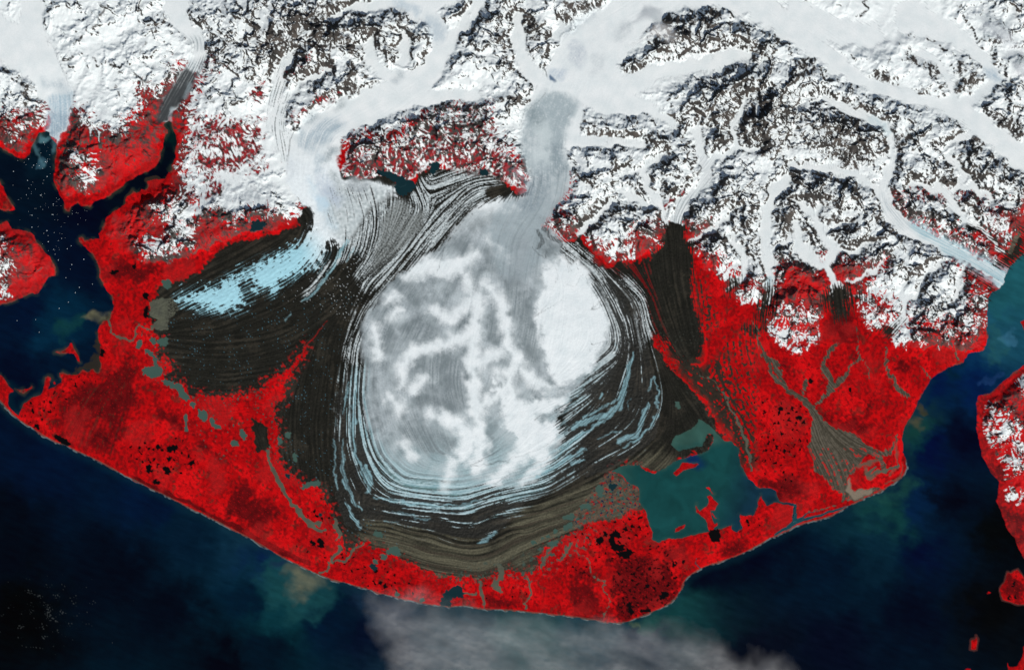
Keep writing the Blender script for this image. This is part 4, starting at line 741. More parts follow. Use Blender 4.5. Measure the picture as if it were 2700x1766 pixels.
lines(['j 150,530,4 300,440,5 330,470,6 420,350,3 520,200,2 680,0,1 f 720,1400,.6'], (190, 12, 18), .9, 1.5)
lines(['k 1430,120,1 1490,240,1.6 1600,390,2 1700,480,2 1820,600,4 1900,680,6', 'k 1480,110,1 1580,170,2', 'k 1600,290,2 1660,325,3', 'k 1760,340,3 1840,355,4 1900,300,6 1910,150,5 1870,0,5', 'k 1930,460,4 1990,400,2'], (196, 12, 16), .9, 1.5, 4)
edgeveg = ss(.2, .9, fb15 + .4 * n8) * ss(-2, 5, S_apr) * ss(26, 8, S_apr) * (Y > 880) * (X < 1700) * (1 - bz) * (1 - ss(-30, -5, S_clean))
paint(edgeveg * .7, lin(190, 12, 16))
pits = ss(.75, .9, fbm(X, Y, 9, 2, 60) + .2 * ss(-40, 0, -S_apr)) * ss(30, -6, S_apr) * ss(-34, -4, S_apr) * (Y > 850) * (1 - M)
paint(pits, lin(50, 52, 46))
PITZ = poly('i 1180,30 1450,80 1500,330 1700,600 2369,560 j 260,600 280,1150 i 2250,1200 1900,1200 1700,900 1560,640 1400,500 1200,330', 6)
pz2 = ss(.62, .74, fbm(X, Y, 10, 2, 62) + .35 * fb40 + .010 * np.clip(S_apr, -30, 0)) * ss(-6, 10, PITZ) * (S_apr < 2) * LAND
paint(pz2, mixc(lin(52, 58, 52), lin(60, 80, 74), .5 + n20))
pit3 = ss(.70, .82, fbm(X, Y, 9, 2, 64) + .3 * fb40 - .008 * np.clip(-S_apr, 0, 80)) * (S_apr < 2) * (X > 1150) * (X < 2150) * (Y > 1180) * LAND * (1 - M) * ss(1500, 1300, X + 0 * Y + 0) ; paint(pit3, lin(52, 56, 50))
lens = ss(-2, 2, poly('j 40,820 130,840 190,900 200,1100 90,1130 70,1000', 4) + 3 * n8); paint(lens * LAND, deb)
# pale blue melt specks on the rubble
sp = ss(1.0, 1.12, fbm(X, Y, 6.5, 2, 70) + .25 * fb40) * ss(0, 30, S_apr) * ss(-10, -40, S_clean) * (X < 1050) * (Y > 780)
paint(sp * .8, lin(66, 104, 116))

# ice lobes --------------------------------------------------
lw = np.where(S_band > 0, 30, 14).astype(f32)
BW = ss(-20, 30, S_band + 6 * Lb)
cy = np.clip(ss(1050, 1280, Y + .25 * (X - 1200)) + 0 * X, 0, 1)
cy = np.maximum(cy, ss(1560, 1640, X + .15 * (Y - 1000)) * ss(980, 1060, Y))
ice_up = mixc(lin(118, 128, 131), lin(172, 181, 184), .5 + .5 * fb40 + .35 * fbm(X * 1.2, Y * .8, 60, 3, 90) + .08 * Lb)
gr_lo = mixc(lin(136, 156, 160), lin(160, 186, 190), .5 + .3 * Lb)
lobe_c = mixc(ice_up, gr_lo, cy)
lobe_c = lobe_c * np.clip(1 + .10 * grain + .09 * n3 + .05 * Lf, .6, 1.4)[..., None]
lm = ss(-3, 3, S_lobe + 8 * Lm * .6)
paint(lm, gcol); paint(lm * ss(430, 600, Y + .25 * (X - 1400) + 30 * fb90), lobe_c)
WHITE = ['g 640,800 560,900 470,930 430,1000 460,1100 420,1200 390,1400 410,1557 k 440,0 450,200 480,300 520,420 600,520 700,480 850,400 950,200 1040,0 g 1040,1400 980,1250 900,1150 860,960 760,840 700,760',
 'k 0,460 100,600 200,700 250,740 380,620 400,700 370,760 420,860 560,860 640,900 560,1000 500,1080 520,1200 450,1300 400,1180 340,1170 330,1050 200,990 120,880 60,600 0,560']
sw = polys(WHITE, 6, 70)
VE = ['D 1110,690,16 1103,760,15 1098,840,15 1102,920,15 1112,980,13 1118,1040,16 1108,1080,18', 'D 1125,660,10 1165,700,13 1178,760,12 1182,800,10 1205,840,12', 'D 1205,840,8 1180,880,10 1195,930,14 1225,970,18 1215,1050,18 1190,1080,14', 'D 1105,850,12 1135,830,14 1165,820,9', 'D 1120,940,10 1150,925,9 1180,895,8', 'D 1150,860,7 1180,920,7 1205,970,10',
 'D 1090,780,12 1050,792,14 1005,808,13 960,815,12 935,850,12 935,890,10', 'D 960,905,12 985,880,8', 'D 1025,965,12 1060,985,18 1095,1010,18 1075,1060,14', 'D 1000,960,6 1030,975,9', 'D 1052,1075,10 1040,1110,10 1022,1150,6', 'D 950,640,12 990,615,22 1040,625,24 1080,610,14 1100,590,8', 'D 1010,720,10 1045,745,12 1090,700,12', 'D 1085,640,8 1100,700,10',
 'D 910,740,8 930,720,6', 'D 1235,960,12 1270,945,16 1310,930,14', 'D 1230,1010,14 1265,1030,14 1255,1060,12', 'D 1180,1090,14 1150,1115,10 1120,1150,6', 'D 1250,1090,12 1220,1120,8', 'D 1300,1000,10 1330,980,8', 'D 1340,985,6 1300,1030,7', 'D 1330,1060,5 1350,1090,4', 'D 870,760,8 880,830,10', 'D 905,925,10 930,940,9 925,960,7', 'D 1040,480,8 1120,470,12 1200,480,10', 'D 940,1030,8 960,1060,6', 'D 1275,900,10 1230,880,12 1215,860,10','D 1140,560,6 1180,600,7', 'D 900,700,6 925,690,8']
sv = strokes(VE, 7, 60)
vs_ = sv + 4.5 * fb40 + 1.6 * n3 + 1.5 * grain
wm = ss(-19, 9, vs_ - 2); wm = np.maximum(wm, ss(-15, 8, sw + 5 * fb40 + 4 * fb15 + 2 * n3))
halo = ss(-60, -5, np.maximum(vs_, sw)) * .55 * np.clip(.55 + .8 * fbm(X, Y, 70, 3, 77), 0, 1.3)
paint(halo * lm * (1 - wm), lin(190, 200, 202))
paint(wm * lm, mixc(lin(218, 226, 227), lin(232, 237, 237), .5 + .4 * fb40))
GREYS = ['D 870,680,26 900,650,14 940,660,18 965,700,12', 'D 890,760,22 900,800,22', 'D 1000,850,30 1060,860,34 1060,900,34', 'D 1010,930,14 1060,935,20', 'D 950,1000,22 1010,1030,32 1040,1040,18', 'D 1150,860,7 1155,900,14', 'D 1020,560,26 1000,590,18', 'D 1210,700,20 1225,780,22 1240,840,12', 'D 1135,740,8 1150,790,10', 'D 1080,560,14 1070,600,10', 'D 960,770,28 1000,770,18', 'D 1240,900,12 1250,930,10', 'D 1120,1010,5', 'D 1190,660,16 1200,720,16', 'D 1145,1000,7 1140,1050,8', 'D 1310,960,8', 'D 1010,890,18', 'D 1262,975,8 1270,990,8','D 1180,560,20 1150,620,16','D 1200,480,14 1220,500,16','D 1110,960,4 1112,990,4']
sg = strokes(GREYS, 9, 60)
paint(ss(-14, 8, sg + 4 * fb40) * (1 - wm) * lm * .65 * np.clip(.8 + .35 * n3 + .3 * Lf, 0, 1.3), lin(112, 122, 125))
THR = 'c 480,830 700,860 770,950 700,1060 650,1180 630,1300 650,1450 680,1557 g 690,150 640,280 560,400 470,560 420,900 250,1050 60,1000 -60,600 80,340 330,300 360,150 290,0 c 250,1400 240,1130 300,990'
tint(THR, 14, (158, 171, 175), .80, 5, .9 + .2 * fb15 + .12 * n3 + .08 * Lf)
tint('c 440,1150,24 460,1230,20', 14, (204, 214, 214), .6, 6, None, False); tint('c 420,1400,26 440,1480,22', 16, (206, 216, 216), .55, 6, None, False)
tint('c 560,1330,16 590,1500,20 g 560,60,18', 14, (128, 142, 148), .6, 6, T1, False); tint('g 420,80,20 400,240,30 300,360,26', 18, (124, 138, 146), .55, 8, T1, False); tint('c 360,1000,16 400,1080,20', 12, (124, 138, 142), .55, 5, T1, False)
tint('g 260,700,20 200,1000,22', 24, (142, 150, 154), .5, 8, T1, False)
paint(ss(.6, 1.6, Lb + .3 * Lf) * lm * (1 - wm) * .3, lin(110, 122, 126))
# tongue of the left glacier
tcy = ss(600, 700, Y + .55 * (900 - X) * .6) * ss(900, 780, X)
tong_c = mixc(lin(226, 233, 234), lin(160, 208, 220), tcy) * np.clip(1 + .05 * n8 + .04 * grain, .8, 1.2)[..., None]
wave = np.sin((X * .55 + Y * .83) * .55 + 2.5 * fb40) * ss(560, 640, Y) * ss(900, 840, X)
tong_c = tong_c * (1 + .06 * wave)[..., None]
tm = ss(-3, 4, S_tong + (6 * np.maximum(Lm, -1.5) + 15 * fb15 + 8 * fb40 + 5 * Lf) * ss(520, 660, Y + .3 * (X - 800)))
paint(tm * ss(360, 470, Y), tong_c)
# streaks: ice shows through the rubble along the flow
ST = [('f 720,220 1000,160 1320,240 1260,420 1120,620 1000,760 850,720 740,600 680,400', .86, 18),
      ('f 1000,560 1100,400 1300,290 1420,330 1500,200 1600,100 1870,60 2150,110 2300,180 2150,230 2150,320 2000,410 1850,590 1720,750 1500,870 1300,1030 1170,1170 1050,1200 950,1000 1000,800 700,1000 560,1200 480,1200 700,900 900,740', .52, 10),
      ('f 1300,300 1420,340 1560,400 1560,560 1350,760 1120,960 1050,1060 1000,1000 1100,700 1150,520', .56, 8),
      ('f 1100,1100 1000,1250 900,1450 870,1557 j 850,150 800,500 780,1000 860,1000 950,700 940,300 1000,100 f 1000,1400 1150,1150', .25, 16),
      ('g 760,820 950,920 1240,1020 1380,1200 1430,1400 1440,1557 k 1380,150 1290,380 1050,360 1100,0 g 1080,1400 930,1080', .50, 16),
      ('j 860,-100 1040,-100 1020,200 1060,360 1040,620 990,600 960,380 900,300 860,500 830,200 f 1050,1300 1200,1130 1170,1250', .42, 14),
      ('g 620,700 760,700 1000,950 1150,1060 900,1010 800,830 700,900 600,800', .55, 8),
      ('k 600,800 760,620 900,400 1000,200 1120,200 1000,480 850,700 700,860', .42, 10), ]
white_i = mixc(lin(160, 170, 171), lin(212, 220, 220), .5 + .5 * n8)
for s, frac, soft in ST:
    m = ss(-soft, soft, poly(s, 4, 60))
    v = .42 * Lm + .35 * Lb + .75 * Lf + .5 * n3
    q = ss(-.8, .8, v + (frac - .5) * 3.2 * m + (1 - m) * (2.6 if frac > .7 else -2.6))
    paint(q * m, white_i)
    paint((1 - q) * m, deb * .9)
# salt-and-pepper ice cores in the middle band
spz = ss(-8, 14, poly('f 1330,310 1420,330 1480,430 1600,420 1560,600 1400,780 1150,980 1080,1000 1160,700 1200,520', 4))
paint(spz * .85, mixc(lin(56, 58, 56), lin(150, 156, 154), .5 + .5 * grain + .3 * n3 + .15 * Lf))
dots = ss(.84, 1.0, n3 + .5 * grain) * ss(-10, 10, poly('f 700,850 1200,700 1300,800 900,1400 700,1300 300,1200 600,1000', 4))
paint(dots * .8, lin(170, 176, 176))
# banded foot of the main lobe
bandv = .55 * Lc + .6 * Lb + .6 * Lm + .3 * Lf
fr = np.clip(S_lobe / 52 + .26 + .22 * ss(1180, 1280, Y) * ss(1500, 1350, X), -1.5, 1.2)
q = ss(-.5, .55, bandv * .85 + .12 * n8 + fr * 1.25)
cyan = mixc(mixc(lin(132, 166, 172), lin(186, 208, 212), .5 + .3 * Lm + .3 * fb40), lin(92, 122, 122), ss(0, 1.3, -Lb + .2))
cyan = mixc(cyan, white_i, ss(1040, 900, Y) * ss(1300, 1400, X))
paint(q * BW * am, cyan)
paint((1 - q) * BW * ss(-4, 4, S_apr + 30), mixc(deb, lin(50, 52, 50), ss(-70, 0, S_lobe)))
paint(wm * BW * ss(0, 20, S_lobe) * .6, lin(226, 234, 235))
# explicit bands
CY = ['k 1250,230,3 1225,330,9 1190,440,8 1150,560,6 1110,640,4 1000,720,5 800,810,4', 'k 1190,440,4 1170,560,5 1120,700,8 1000,790,12 860,840,14 720,900,14', 'k 1230,330,3 1190,560,5 1140,720,5 1000,840,5 800,950,5 640,1080,6 560,1170,5', 'k 1440,440,3 1400,540,4 1380,580,2', 'k 1445,460,3 1470,560,3.5 1465,720,4', 'k 1390,690,5 1340,780,9 1310,900,9 1280,970,9 1180,1000,12 1120,1030,10', 'k 1470,780,4 1400,900,4 1280,1020,4 1150,1080,3', 'k 1150,930,2 1050,950,3 930,1010,2',
 'k 840,1100,3 700,1160,8 500,1290,8 400,1340,6', 'k 700,1220,10 760,1200,8 800,1190,3', 'n 2220,330,10 2140,400,8 2060,430,3', 'n 1220,232,2 1350,235,2', 'j 790,820,2 795,900,2', 'j 915,500,2 900,620,4 850,780,2', 'j 780,1000,2 785,1200,3 800,1450,4', 'j 1000,400,2 960,700,5 950,1000,6 1000,1200,5 1060,1400,5', 'j 860,1000,2 860,1250,8 880,1400,9 960,1557,8 n 1020,140,4', 'j 1060,1250,12 1110,1400,14 1080,1480,8', 'n 880,60,5 960,200,8 1020,290,6', 'n 1150,20,4 1500,70,5 1900,100,5 2100,40,4', 'n 1300,140,1.6 1640,215,2 1500,190,2', 'k 970,610,6 940,635,3','k 1220,650,1.5 1212,740,1.5', 'k 1110,150,2 1105,220,1.5', 'e 2369,820,3 2280,920,4 2180,940,4', 'f 960,760,3 880,870,3','f 900,700,10 760,940,6 620,1140,7 500,1240,5', 'f 400,1340,2 340,1410,3', 'e 1600,1220,6 1680,1210,4']
lines(CY, (140, 180, 188), .85, 2.0, 5, np.clip(.7 + .22 * Lm + .2 * Lf, .15, 1.0))
DK = ['j 1050,700,2 1060,900,3 1130,1050,4 1200,1220,3 1260,1290,2 1400,1330,2 1700,1370,2 1900,1385,2', 'j 930,700,4 930,1000,4 950,1200,5 1000,1350,4 1060,1450,4', 'j 840,1100,4 860,1300,4 930,1500,4', 'k 0,1215,1 130,1190,1 320,1135,1 480,1060,1 640,930,1 760,850,1', 'k 0,1390,1.4 250,1280,1.4 450,1200,1.4 560,1110,1.4 640,1010,1', 'k 0,1400,1 350,1330,1', 'n 1060,130,2 1400,170,2 1700,240,2 1960,255,2 2160,160,2 2369,110,2', 'n 1200,60,3 1500,110,3 1850,160,3 2050,100,3 2200,0,3',
 'j 2000,1245,2 2150,1160,2 2260,1100,1.4', 'j 2000,1250,1.4 2250,1210,2 2369,1180,1.6', 'g 640,800,1 700,960,1', 'g 740,820,1.4 880,960,1.6 920,1060,1.2', 'g 960,1130,3 930,1190,1', 'g 800,1000,1 740,1100,1.2 650,1080,1', 'g 830,1010,1 880,1130,1 890,1300,1', 'g 480,1270,1 370,1370,1.2 500,1290,1 620,1220,.8', 'g 560,920,.8 575,1010,.8 530,1130,.7', 'g 970,1210,1.4 870,1310,2 950,1300,1.6 960,1220,1', 'g 700,740,1.2 660,900,1.2 680,980,.6', 'g 720,760,1.2 760,960,1.2',
 'k 1000,70,1 1000,130,1.2 880,170,2.4 870,130,1', 'k 860,210,3', 'f 1290,1060,1.5 1180,1170,1.5 1080,1330,1.5', 'f 1650,740,1.4 1790,560,1.6 1900,400,1.6', 'f 1690,740,1.4 1750,640,2 1870,480,2.4 1950,360,2', 'f 1660,670,1.2 1560,740,1.6', 'f 1700,980,1 1770,750,2.4', 'f 980,280,.8 1020,320,1 1050,290,1', 'b 390,1300,2 355,1450,1.6', 'k 370,830,3 430,800,1','g 400,600,8 440,700,10 400,760,6', 'g 350,740,2 400,820,2 460,850,2 480,760,1.5', 'g 450,580,9 520,660,9 600,700,8']
lines(DK, (40, 44, 44), .75, 1.6, 4, np.clip(.8 + .25 * Lm, .2, 1))
lines(['n 1000,1e9,1'] if False else ['g 420,640,12 560,740,14', 'g 380,740,8 560,820,8'], (96, 104, 106), .55, 8, 5, np.clip(.6 + .4 * n8, 0, 1))
lines(['f 560,420,7 590,480,8 540,590,6 460,680,4'], (34, 36, 36), .85, 4, 3)
lines(['f 1960,90,10 2150,100,16 2260,140,10'], (36, 38, 38), .75, 7, 4, np.clip(.6 + .5 * Lm, .1, 1))
lines(['f 520,660,2 400,690,2 250,790,3 100,880,3 0,940,3 e 2280,960,4 2180,1000,2'], (40, 44, 44), .8, 1.5, 6)
lines(['e 2170,1040,6 2170,1120,8 2200,1200,4'], (30, 30, 28), .95, 3, 4)
tint('b 700,1420,10 780,1340,12', 12, (150, 162, 166), .7, 5, T1, False); tint('b 1650,220,20 1700,290,22', 16, (186, 198, 204), .7, 8, T1, False); tint('b 1380,40,14 1520,100,10', 10, (190, 202, 208), .7, 8, T1, False)
tint('f 640,60,10 650,-60,10', 10, (180, 194, 200), .7, 6, T1, False); tint('f 770,110,12 800,150,14', 10, (160, 170, 172), .8, 5, T1, False); tint('f 940,200,14 1060,200,12', 10, (160, 168, 172), .7, 6, T1, False)
tint('f 720,260,14 790,310,12', 10, (176, 188, 202), .7, 6, T1, False); tint('f 660,330,12 690,380,12', 8, (176, 204, 220), .8, 5, None, False)
tint('f 640,60 800,200 900,330 820,420 700,340 600,200', 14, (186, 198, 208), .6, 8, T1)
tint('f 560,150,8 700,420,14 760,560,16', 12, (196, 214, 222), .6, 8, T1, False)
tint('f 380,150,10 400,20,14', 10, (200, 208, 212), .5, 8, T1, False)
tint('f 880,330,10 1000,420,12 960,560,10', 10, (180, 190, 192), .6, 8, T1, False)
tong_edge = ss(.3, 1.0, Lm + .4 * Lf) * ss(-1, 22, -S_tong + 12) * ss(-30, -2, S_tong) * ss(640, 700, Y)
paint(tong_edge * .7, lin(132, 176, 186))

flat_ = ss(-8, 8, poly('k 1040,1310 1180,1350 1290,1430 1320,1557 o 1310,90 1200,150 1100,200 900,220 760,290 700,200 820,60 k 880,1500 960,1380', 5))
paint(flat_ * LAND * .8 * np.clip(.7 + .4 * fb15, 0, 1), mixc(lin(78, 70, 58), lin(104, 84, 70), .5 + .6 * fb15))
paint(flat_ * ss(.35, .6, fbm(X, Y, 14, 3, 91)) * .8, lin(150, 18, 20)); paint(flat_ * ss(.45, .6, fbm(X, Y, 12, 3, 95)), lin(54, 84, 78)); paint(flat_ * ss(.65, .75, fbm(X, Y, 9, 2, 97)), lin(10, 30, 60))
chan = ss(-.2, .3, fbm(X, Y, 16, 3, 99) - .5) * ss(-30, 10, poly('o 130,650 700,330 900,230 860,420 500,640 300,760 n 2369,700 1900,760 1900,700 2369,600', 5)); paint(chan * LAND, lin(62, 78, 70))
# rivers, silt, lakes ---------------------------------------------
RV = np.maximum(strokes(RIVER, 5, 40, .47), polys(FAN, 5, 60))
braid = ss(-.8, 1.2, .5 * Lf + .3 * Lm + .6 * fb15)
rvc = mixc(lin(62, 58, 48), lin(94, 88, 76), braid) * (1 + .1 * n3)[..., None]
rvm = ss(-1.2, 1.2, RV + 1.5 * n8 + .8 * Lm)
paint(rvm * LAND, rvc)
isl = ss(.55, 1.0, fb15 + .5 * Lb) * ss(0, 6, RV) * ((Y > 1180) & (X > 2120))
paint(isl * .8 * LAND, lin(180, 16, 20))
lines(['l 1215,1000,3 1225,1200,4 1190,1300,3', 'l 1270,1010,4 1265,1200,7 1270,1290,6 1180,1350,4'], (208, 14, 20), .9, 2)
lines(['l 1240,1000,3 1232,1130,3 1240,1250,3 1180,1330,3', 'l 900,1250,10 1100,1180,4', 'l 1290,1230,2 1260,1350,3 1120,1410,2','l 950,1280,8 1000,1350,16 1080,1290,8'], (88, 84, 70), .85, 3, 5)
lines(['l 820,1370,5 800,1450,12 850,1510,12 1000,1470,8'], (128, 116, 100), .9, 3, 4)
OV = np.maximum(strokes(OLIVE, 5, 40, .27), polys(SILT, 4, 40))
paint(ss(-1, 1, OV + 1.4 * n8) * LAND * (1 - BW), mixc(lin(88, 90, 76), lin(76, 78, 68), .5 + .5 * n20))
paint(ss(-1, 2, poly(SILT[0], 4)) * ss(1450, 1540, (X / TS)) * ss(.2, .5, np.abs(fbm(X, Y, 8, 2, 80))), lin(38, 36, 33))
lk = ss(-.6, .6, S_lake)
lake_c = mixc(lin(18, 66, 66), lin(14, 44, 60), ss(1860, 1980, X + 14 * fb90 + .3 * (Y - 1350)))
lake_c = mixc(lake_c, lin(46, 82, 74), ss(1700, 1600, X + 20 * fb90) * .7); lake_c = mixc(lake_c, lin(8, 42, 84), ss(40, 6, np.hypot(X - 1830, (Y - 1215) * 1.4) + 10 * fb40))
lake_c = mixc(lake_c, lin(50, 84, 76), ss(1190, 1150, Y + .2 * (X - 1860) + 6 * fb40))
lswirl = fbm(X + 22 * fb90, Y + 22 * fbm(X, Y, 110, 4, 31), 60, 3, 140)
paint(lk, lake_c * (1 + .06 * fb90 + .16 * lswirl)[..., None])
paint(lk * ss(9, 0, S_lake) * .35 * np.clip(.5 + fb40, 0, 1), lin(58, 82, 70))
OX = strokes(OXBOW, 2, 30, .4); paint(ss(-.5, .5, OX), lin(24, 66, 74))
PC = {'teal': (62, 86, 78), 'navy': (18, 44, 50), 'black': (7, 6, 8)}
water_m = (S_lake > 0)
for kind, lst in POND_S.items():
    for s, C in lst:
        S = samp(C, wobx, woby) + 1.5
        S = np.minimum(S, S_land)
        if (S > 0).sum() < 4: continue
        paint(ss(-.7, .7, S), lin(*PC[kind]))
        reg_pond(S, kind)
# beaches and surf on the open ocean
BE = coarse_sdf(P(COAST)[:75], False, 30)
bd = samp(BE, X, Y); ocean = (Y > 1060) | ((X < 300) & (Y > 1040)) | ((X > 2300) & (Y > 1200))
beach = ss(-3.6, -2.0, bd) * (S_land > -.3) * ocean * (X < 2395)
paint(beach * .65, mixc(lin(70, 62, 54), lin(92, 84, 74), .5 + .5 * n8))
surf = ss(-1.9, -.4, -np.abs(S_land + 1.2)) * ss(-.3, .5, noise(X, Y, 30, 3) + .5 * n8) * ocean * (X < 2395) * ss(-9, -6, bd)
paint(surf * .5, lin(140, 156, 156))
rim = ss(-1.8, -.6, -np.abs(S_land - 1.6)) * (1 - ocean) * ss(-.2, .6, fb40) * (1 - ga)
paint(rim * .6 * (1 - lm), lin(78, 72, 60))
paint((ss(-5.5, -3.0, S_isl['isle']) + ss(-4, -2, S_isl['se_isle'])) * (S_land < 1.5) * .6, lin(84, 48, 44))
seam = (1 - LAND)[..., None]
A = A - seam * np.array([.0016, .0016, .0012], f32)
A = np.clip(A, .0006, .92)

# ------------------------------------------------------------------ materials
def node_mat(name, rough=.9, spec=.2, attr='cover', bump=0.0, bscale=1.2, var=.10, vscale=.8):
    m = bpy.data.materials.new(name); m.use_nodes = True
    t = m.node_tree; N = t.nodes; L = t.links; b = N['Principled BSDF']
    b.inputs['Roughness'].default_value = rough; b.inputs['Specular IOR Level'].default_value = spec
    at = N.new('ShaderNodeAttribute'); at.attribute_name = attr
    geo = N.new('ShaderNodeNewGeometry')
    nz = N.new('ShaderNodeTexNoise'); nz.inputs['Scale'].default_value = vscale * 8; nz.inputs['Detail'].default_value = 5
    L.new(geo.outputs['Position'], nz.inputs['Vector'])
    mr = N.new('ShaderNodeMapRange'); mr.inputs['From Min'].default_value = .3; mr.inputs['From Max'].default_value = .7
    mr.inputs['To Min'].default_value = 1 - var; mr.inputs['To Max'].default_value = 1 + var
    L.new(nz.outputs['Fac'], mr.inputs['Value'])
    vm = N.new('ShaderNodeVectorMath'); vm.operation = 'SCALE'
    L.new(at.outputs['Color'], vm.inputs[0]); L.new(mr.outputs[0], vm.inputs['Scale'])
    L.new(vm.outputs[0], b.inputs['Base Color'])
    if bump:
        bn = N.new('ShaderNodeTexNoise'); bn.inputs['Scale'].default_value = bscale * 6; bn.inputs['Detail'].default_value = 6
        L.new(geo.outputs['Position'], bn.inputs['Vector'])
        bp = N.new('ShaderNodeBump'); bp.inputs['Strength'].default_value = 1; bp.inputs['Distance'].default_value = bump
        L.new(bn.outputs['Fac'], bp.inputs['Height']); L.new(bp.outputs[0], b.inputs['Normal'])
    return m
M_plain = node_mat('vegetated_ground', .95, .05, bump=.006, var=.16, vscale=1.2)
M_mount = node_mat('snow_and_rock', .8, .15, bump=.010, var=.05, vscale=1.0)
M_ice = node_mat('glacier_ice', .65, .2, bump=.006, var=.04)
M_rub = node_mat('moraine_rubble', .95, .08, bump=.014, var=.18, vscale=1.3)
M_sea = node_mat('silty_sea_water', .6, .015, bump=.0004, bscale=.6, var=.06, vscale=.08)
M_lake = node_mat('lake_water', .5, .04, var=.04, vscale=.1)
M_grav = node_mat('river_gravel', .95, .1, bump=.004, var=.14, vscale=1.4)

# ------------------------------------------------------------------ cut the ground into its things
WX = ((X - 1350) * KM).astype(f32); WY = ((883 - Y) * KM).astype(f32)
rid = np.zeros(X.shape, np.int16); REG = [('sea', None)]
def reg(mask, name, mat, label=None, cat=None, group=None, kind=None, parent=None):
    REG.append(dict(name=name, mat=mat, label=label, cat=cat, group=group, kind=kind, parent=parent))
    rid[mask] = len(REG) - 1
REG[0] = dict(name='sea', mat=M_sea, label='dark navy ocean and bays with green silt plumes', cat='sea', group=None, kind='structure', parent=None)
land = S_land > 0
reg(land, 'coastal_plain', M_plain, 'scarlet vegetated coastal plain round the ice lobe', 'plain', kind='structure')
main_mt = land & (mt > .35)
reg(main_mt, 'mountains', M_mount, 'snow-covered mountains with dark rock ridges', 'mountains', kind='structure')
ISLAB = {'east': 'long scarlet shore with snowy hills at the right edge', 'ne': 'small red headland at the right edge inside the turquoise inlet', 'se_isle': 'rounded dark red island at the lower right edge', 'isle': 'small oval red island with a pale rim, alone in the dark sea',
  'islet': 'tiny reddish islet left of the rounded dark red island', 'se': 'red shore in the bottom right corner', 'tiny': 'tiny red islet cut by the bottom edge', 'west_isle': 'big red land with a snow cap at the left edge of the bay', 'west_spit': 'narrow red point above the snow-capped land at the left edge',
  'bay_isle': 'thin hooked sand island in the left bay', 'spit_isle': 'thin curved sandbar behind the red spit', 'cove_isle': 'speck of an islet off the marsh shore'}
for k, S in S_isl.items():
    reg((S > 0) & (S >= S_main), 'island', M_mount if k in ('east', 'west_isle') else M_plain, ISLAB[k], 'island', kind='structure')
OWN = [10, 7, 14, 8, 15, 9, 6, 14, 8]
RB = [poly(s, 5) for s in RUBBLE2]
for k, S in enumerate(RB):
    reg((rm > .5) & (S > -9) & (S >= S_rub2 - 3) & (S_apr <= 0) & land, 'debris_snout', M_rub, parent='g%d' % OWN[k])
reg((rvm > .5) & land, 'river_bed', M_grav, 'braided grey river bed and gravel fan on the right plain', 'river bed', kind='structure')
apr = (S_apr > 0) & land & ~((mt > .5) & (S_clean < 0) & (S_apr < 6))
bx = np.interp(Y, [500, 640, 700, 860, 930, 1100, 1300, 1800], [1080, 1060, 1000, 850, 790, 690, 600, 600])
left = (X < bx)
if True:
    reg(apr & ~left, 'debris_cover', M_rub, parent='G1'); reg((S_band > 0) & apr & ~left, 'banded_ice', M_ice, parent='G1')
    reg(apr & left, 'debris_cover', M_rub, parent='G2')
    reg((S_tong > 0) & land, 'ice_tongue', M_ice, parent='G2')
    reg((S_lobe > 0) & land, 'ice_lobe', M_ice, parent='G1')
gstack = np.stack([samp(C, X + W1x * 7 + W2x * 5, Y + W1y * 7 + W2y * 5) for C in GLS]); gar = gstack.argmax(0); del gstack
for i, (nm, lb, st, pl) in enumerate(GL):
    own = i in OWN
    m_ = (S_gl > 0) & (gar == i) & land & (S_clean <= 0) & (apr == False) & ~((rm > .5) & (S_rub2 > -20))
    if own: reg(m_, 'ice_stream', M_ice, parent='g%d' % i)
    else: reg(m_, 'valley_glacier', M_ice, lb, 'glacier', 'glaciers flowing out of the mountains')
reg((ss(-1, 1, OV + 1.4 * n8) > .5) & land & (S_band < 0) & (S_mt < 0), 'river', M_lake, 'silty grey-green rivers and outwash channels crossing the red plain', 'river', kind='structure')
reg(OX > 0, 'lagoon', M_lake, 'thin teal lagoon behind the beach near the lake outlet', 'lagoon', kind='structure')
reg(S_lake > 0, 'lake', M_lake, 'large deep teal lake at the right foot of the ice lobe', 'lake', kind='structure')
PL = {'teal': ('lake', 'small grey-teal pond at the edge of the rubble'), 'navy': ('lake', 'small navy blue lake'), 'black': ('lake', 'small black pond in the scarlet plain')}
for i, (kind, lbl) in enumerate(POND_LIST):
    reg(pond_id == i + 1, 'lake', M_lake, PL[kind][1], 'pond', 'small ponds scattered over the plain', kind='structure')
# water lies flat
for nm, flat in (('lake', True), ('lagoon', True)):
    for i, r in enumerate(REG):
        if r['name'] == nm:
            mk = rid == i
            if mk.any(): H[mk] = min(float(np.percentile(H[mk], 20)), float(H[mk].mean())) - .004
H[rid == 0] = 0.0

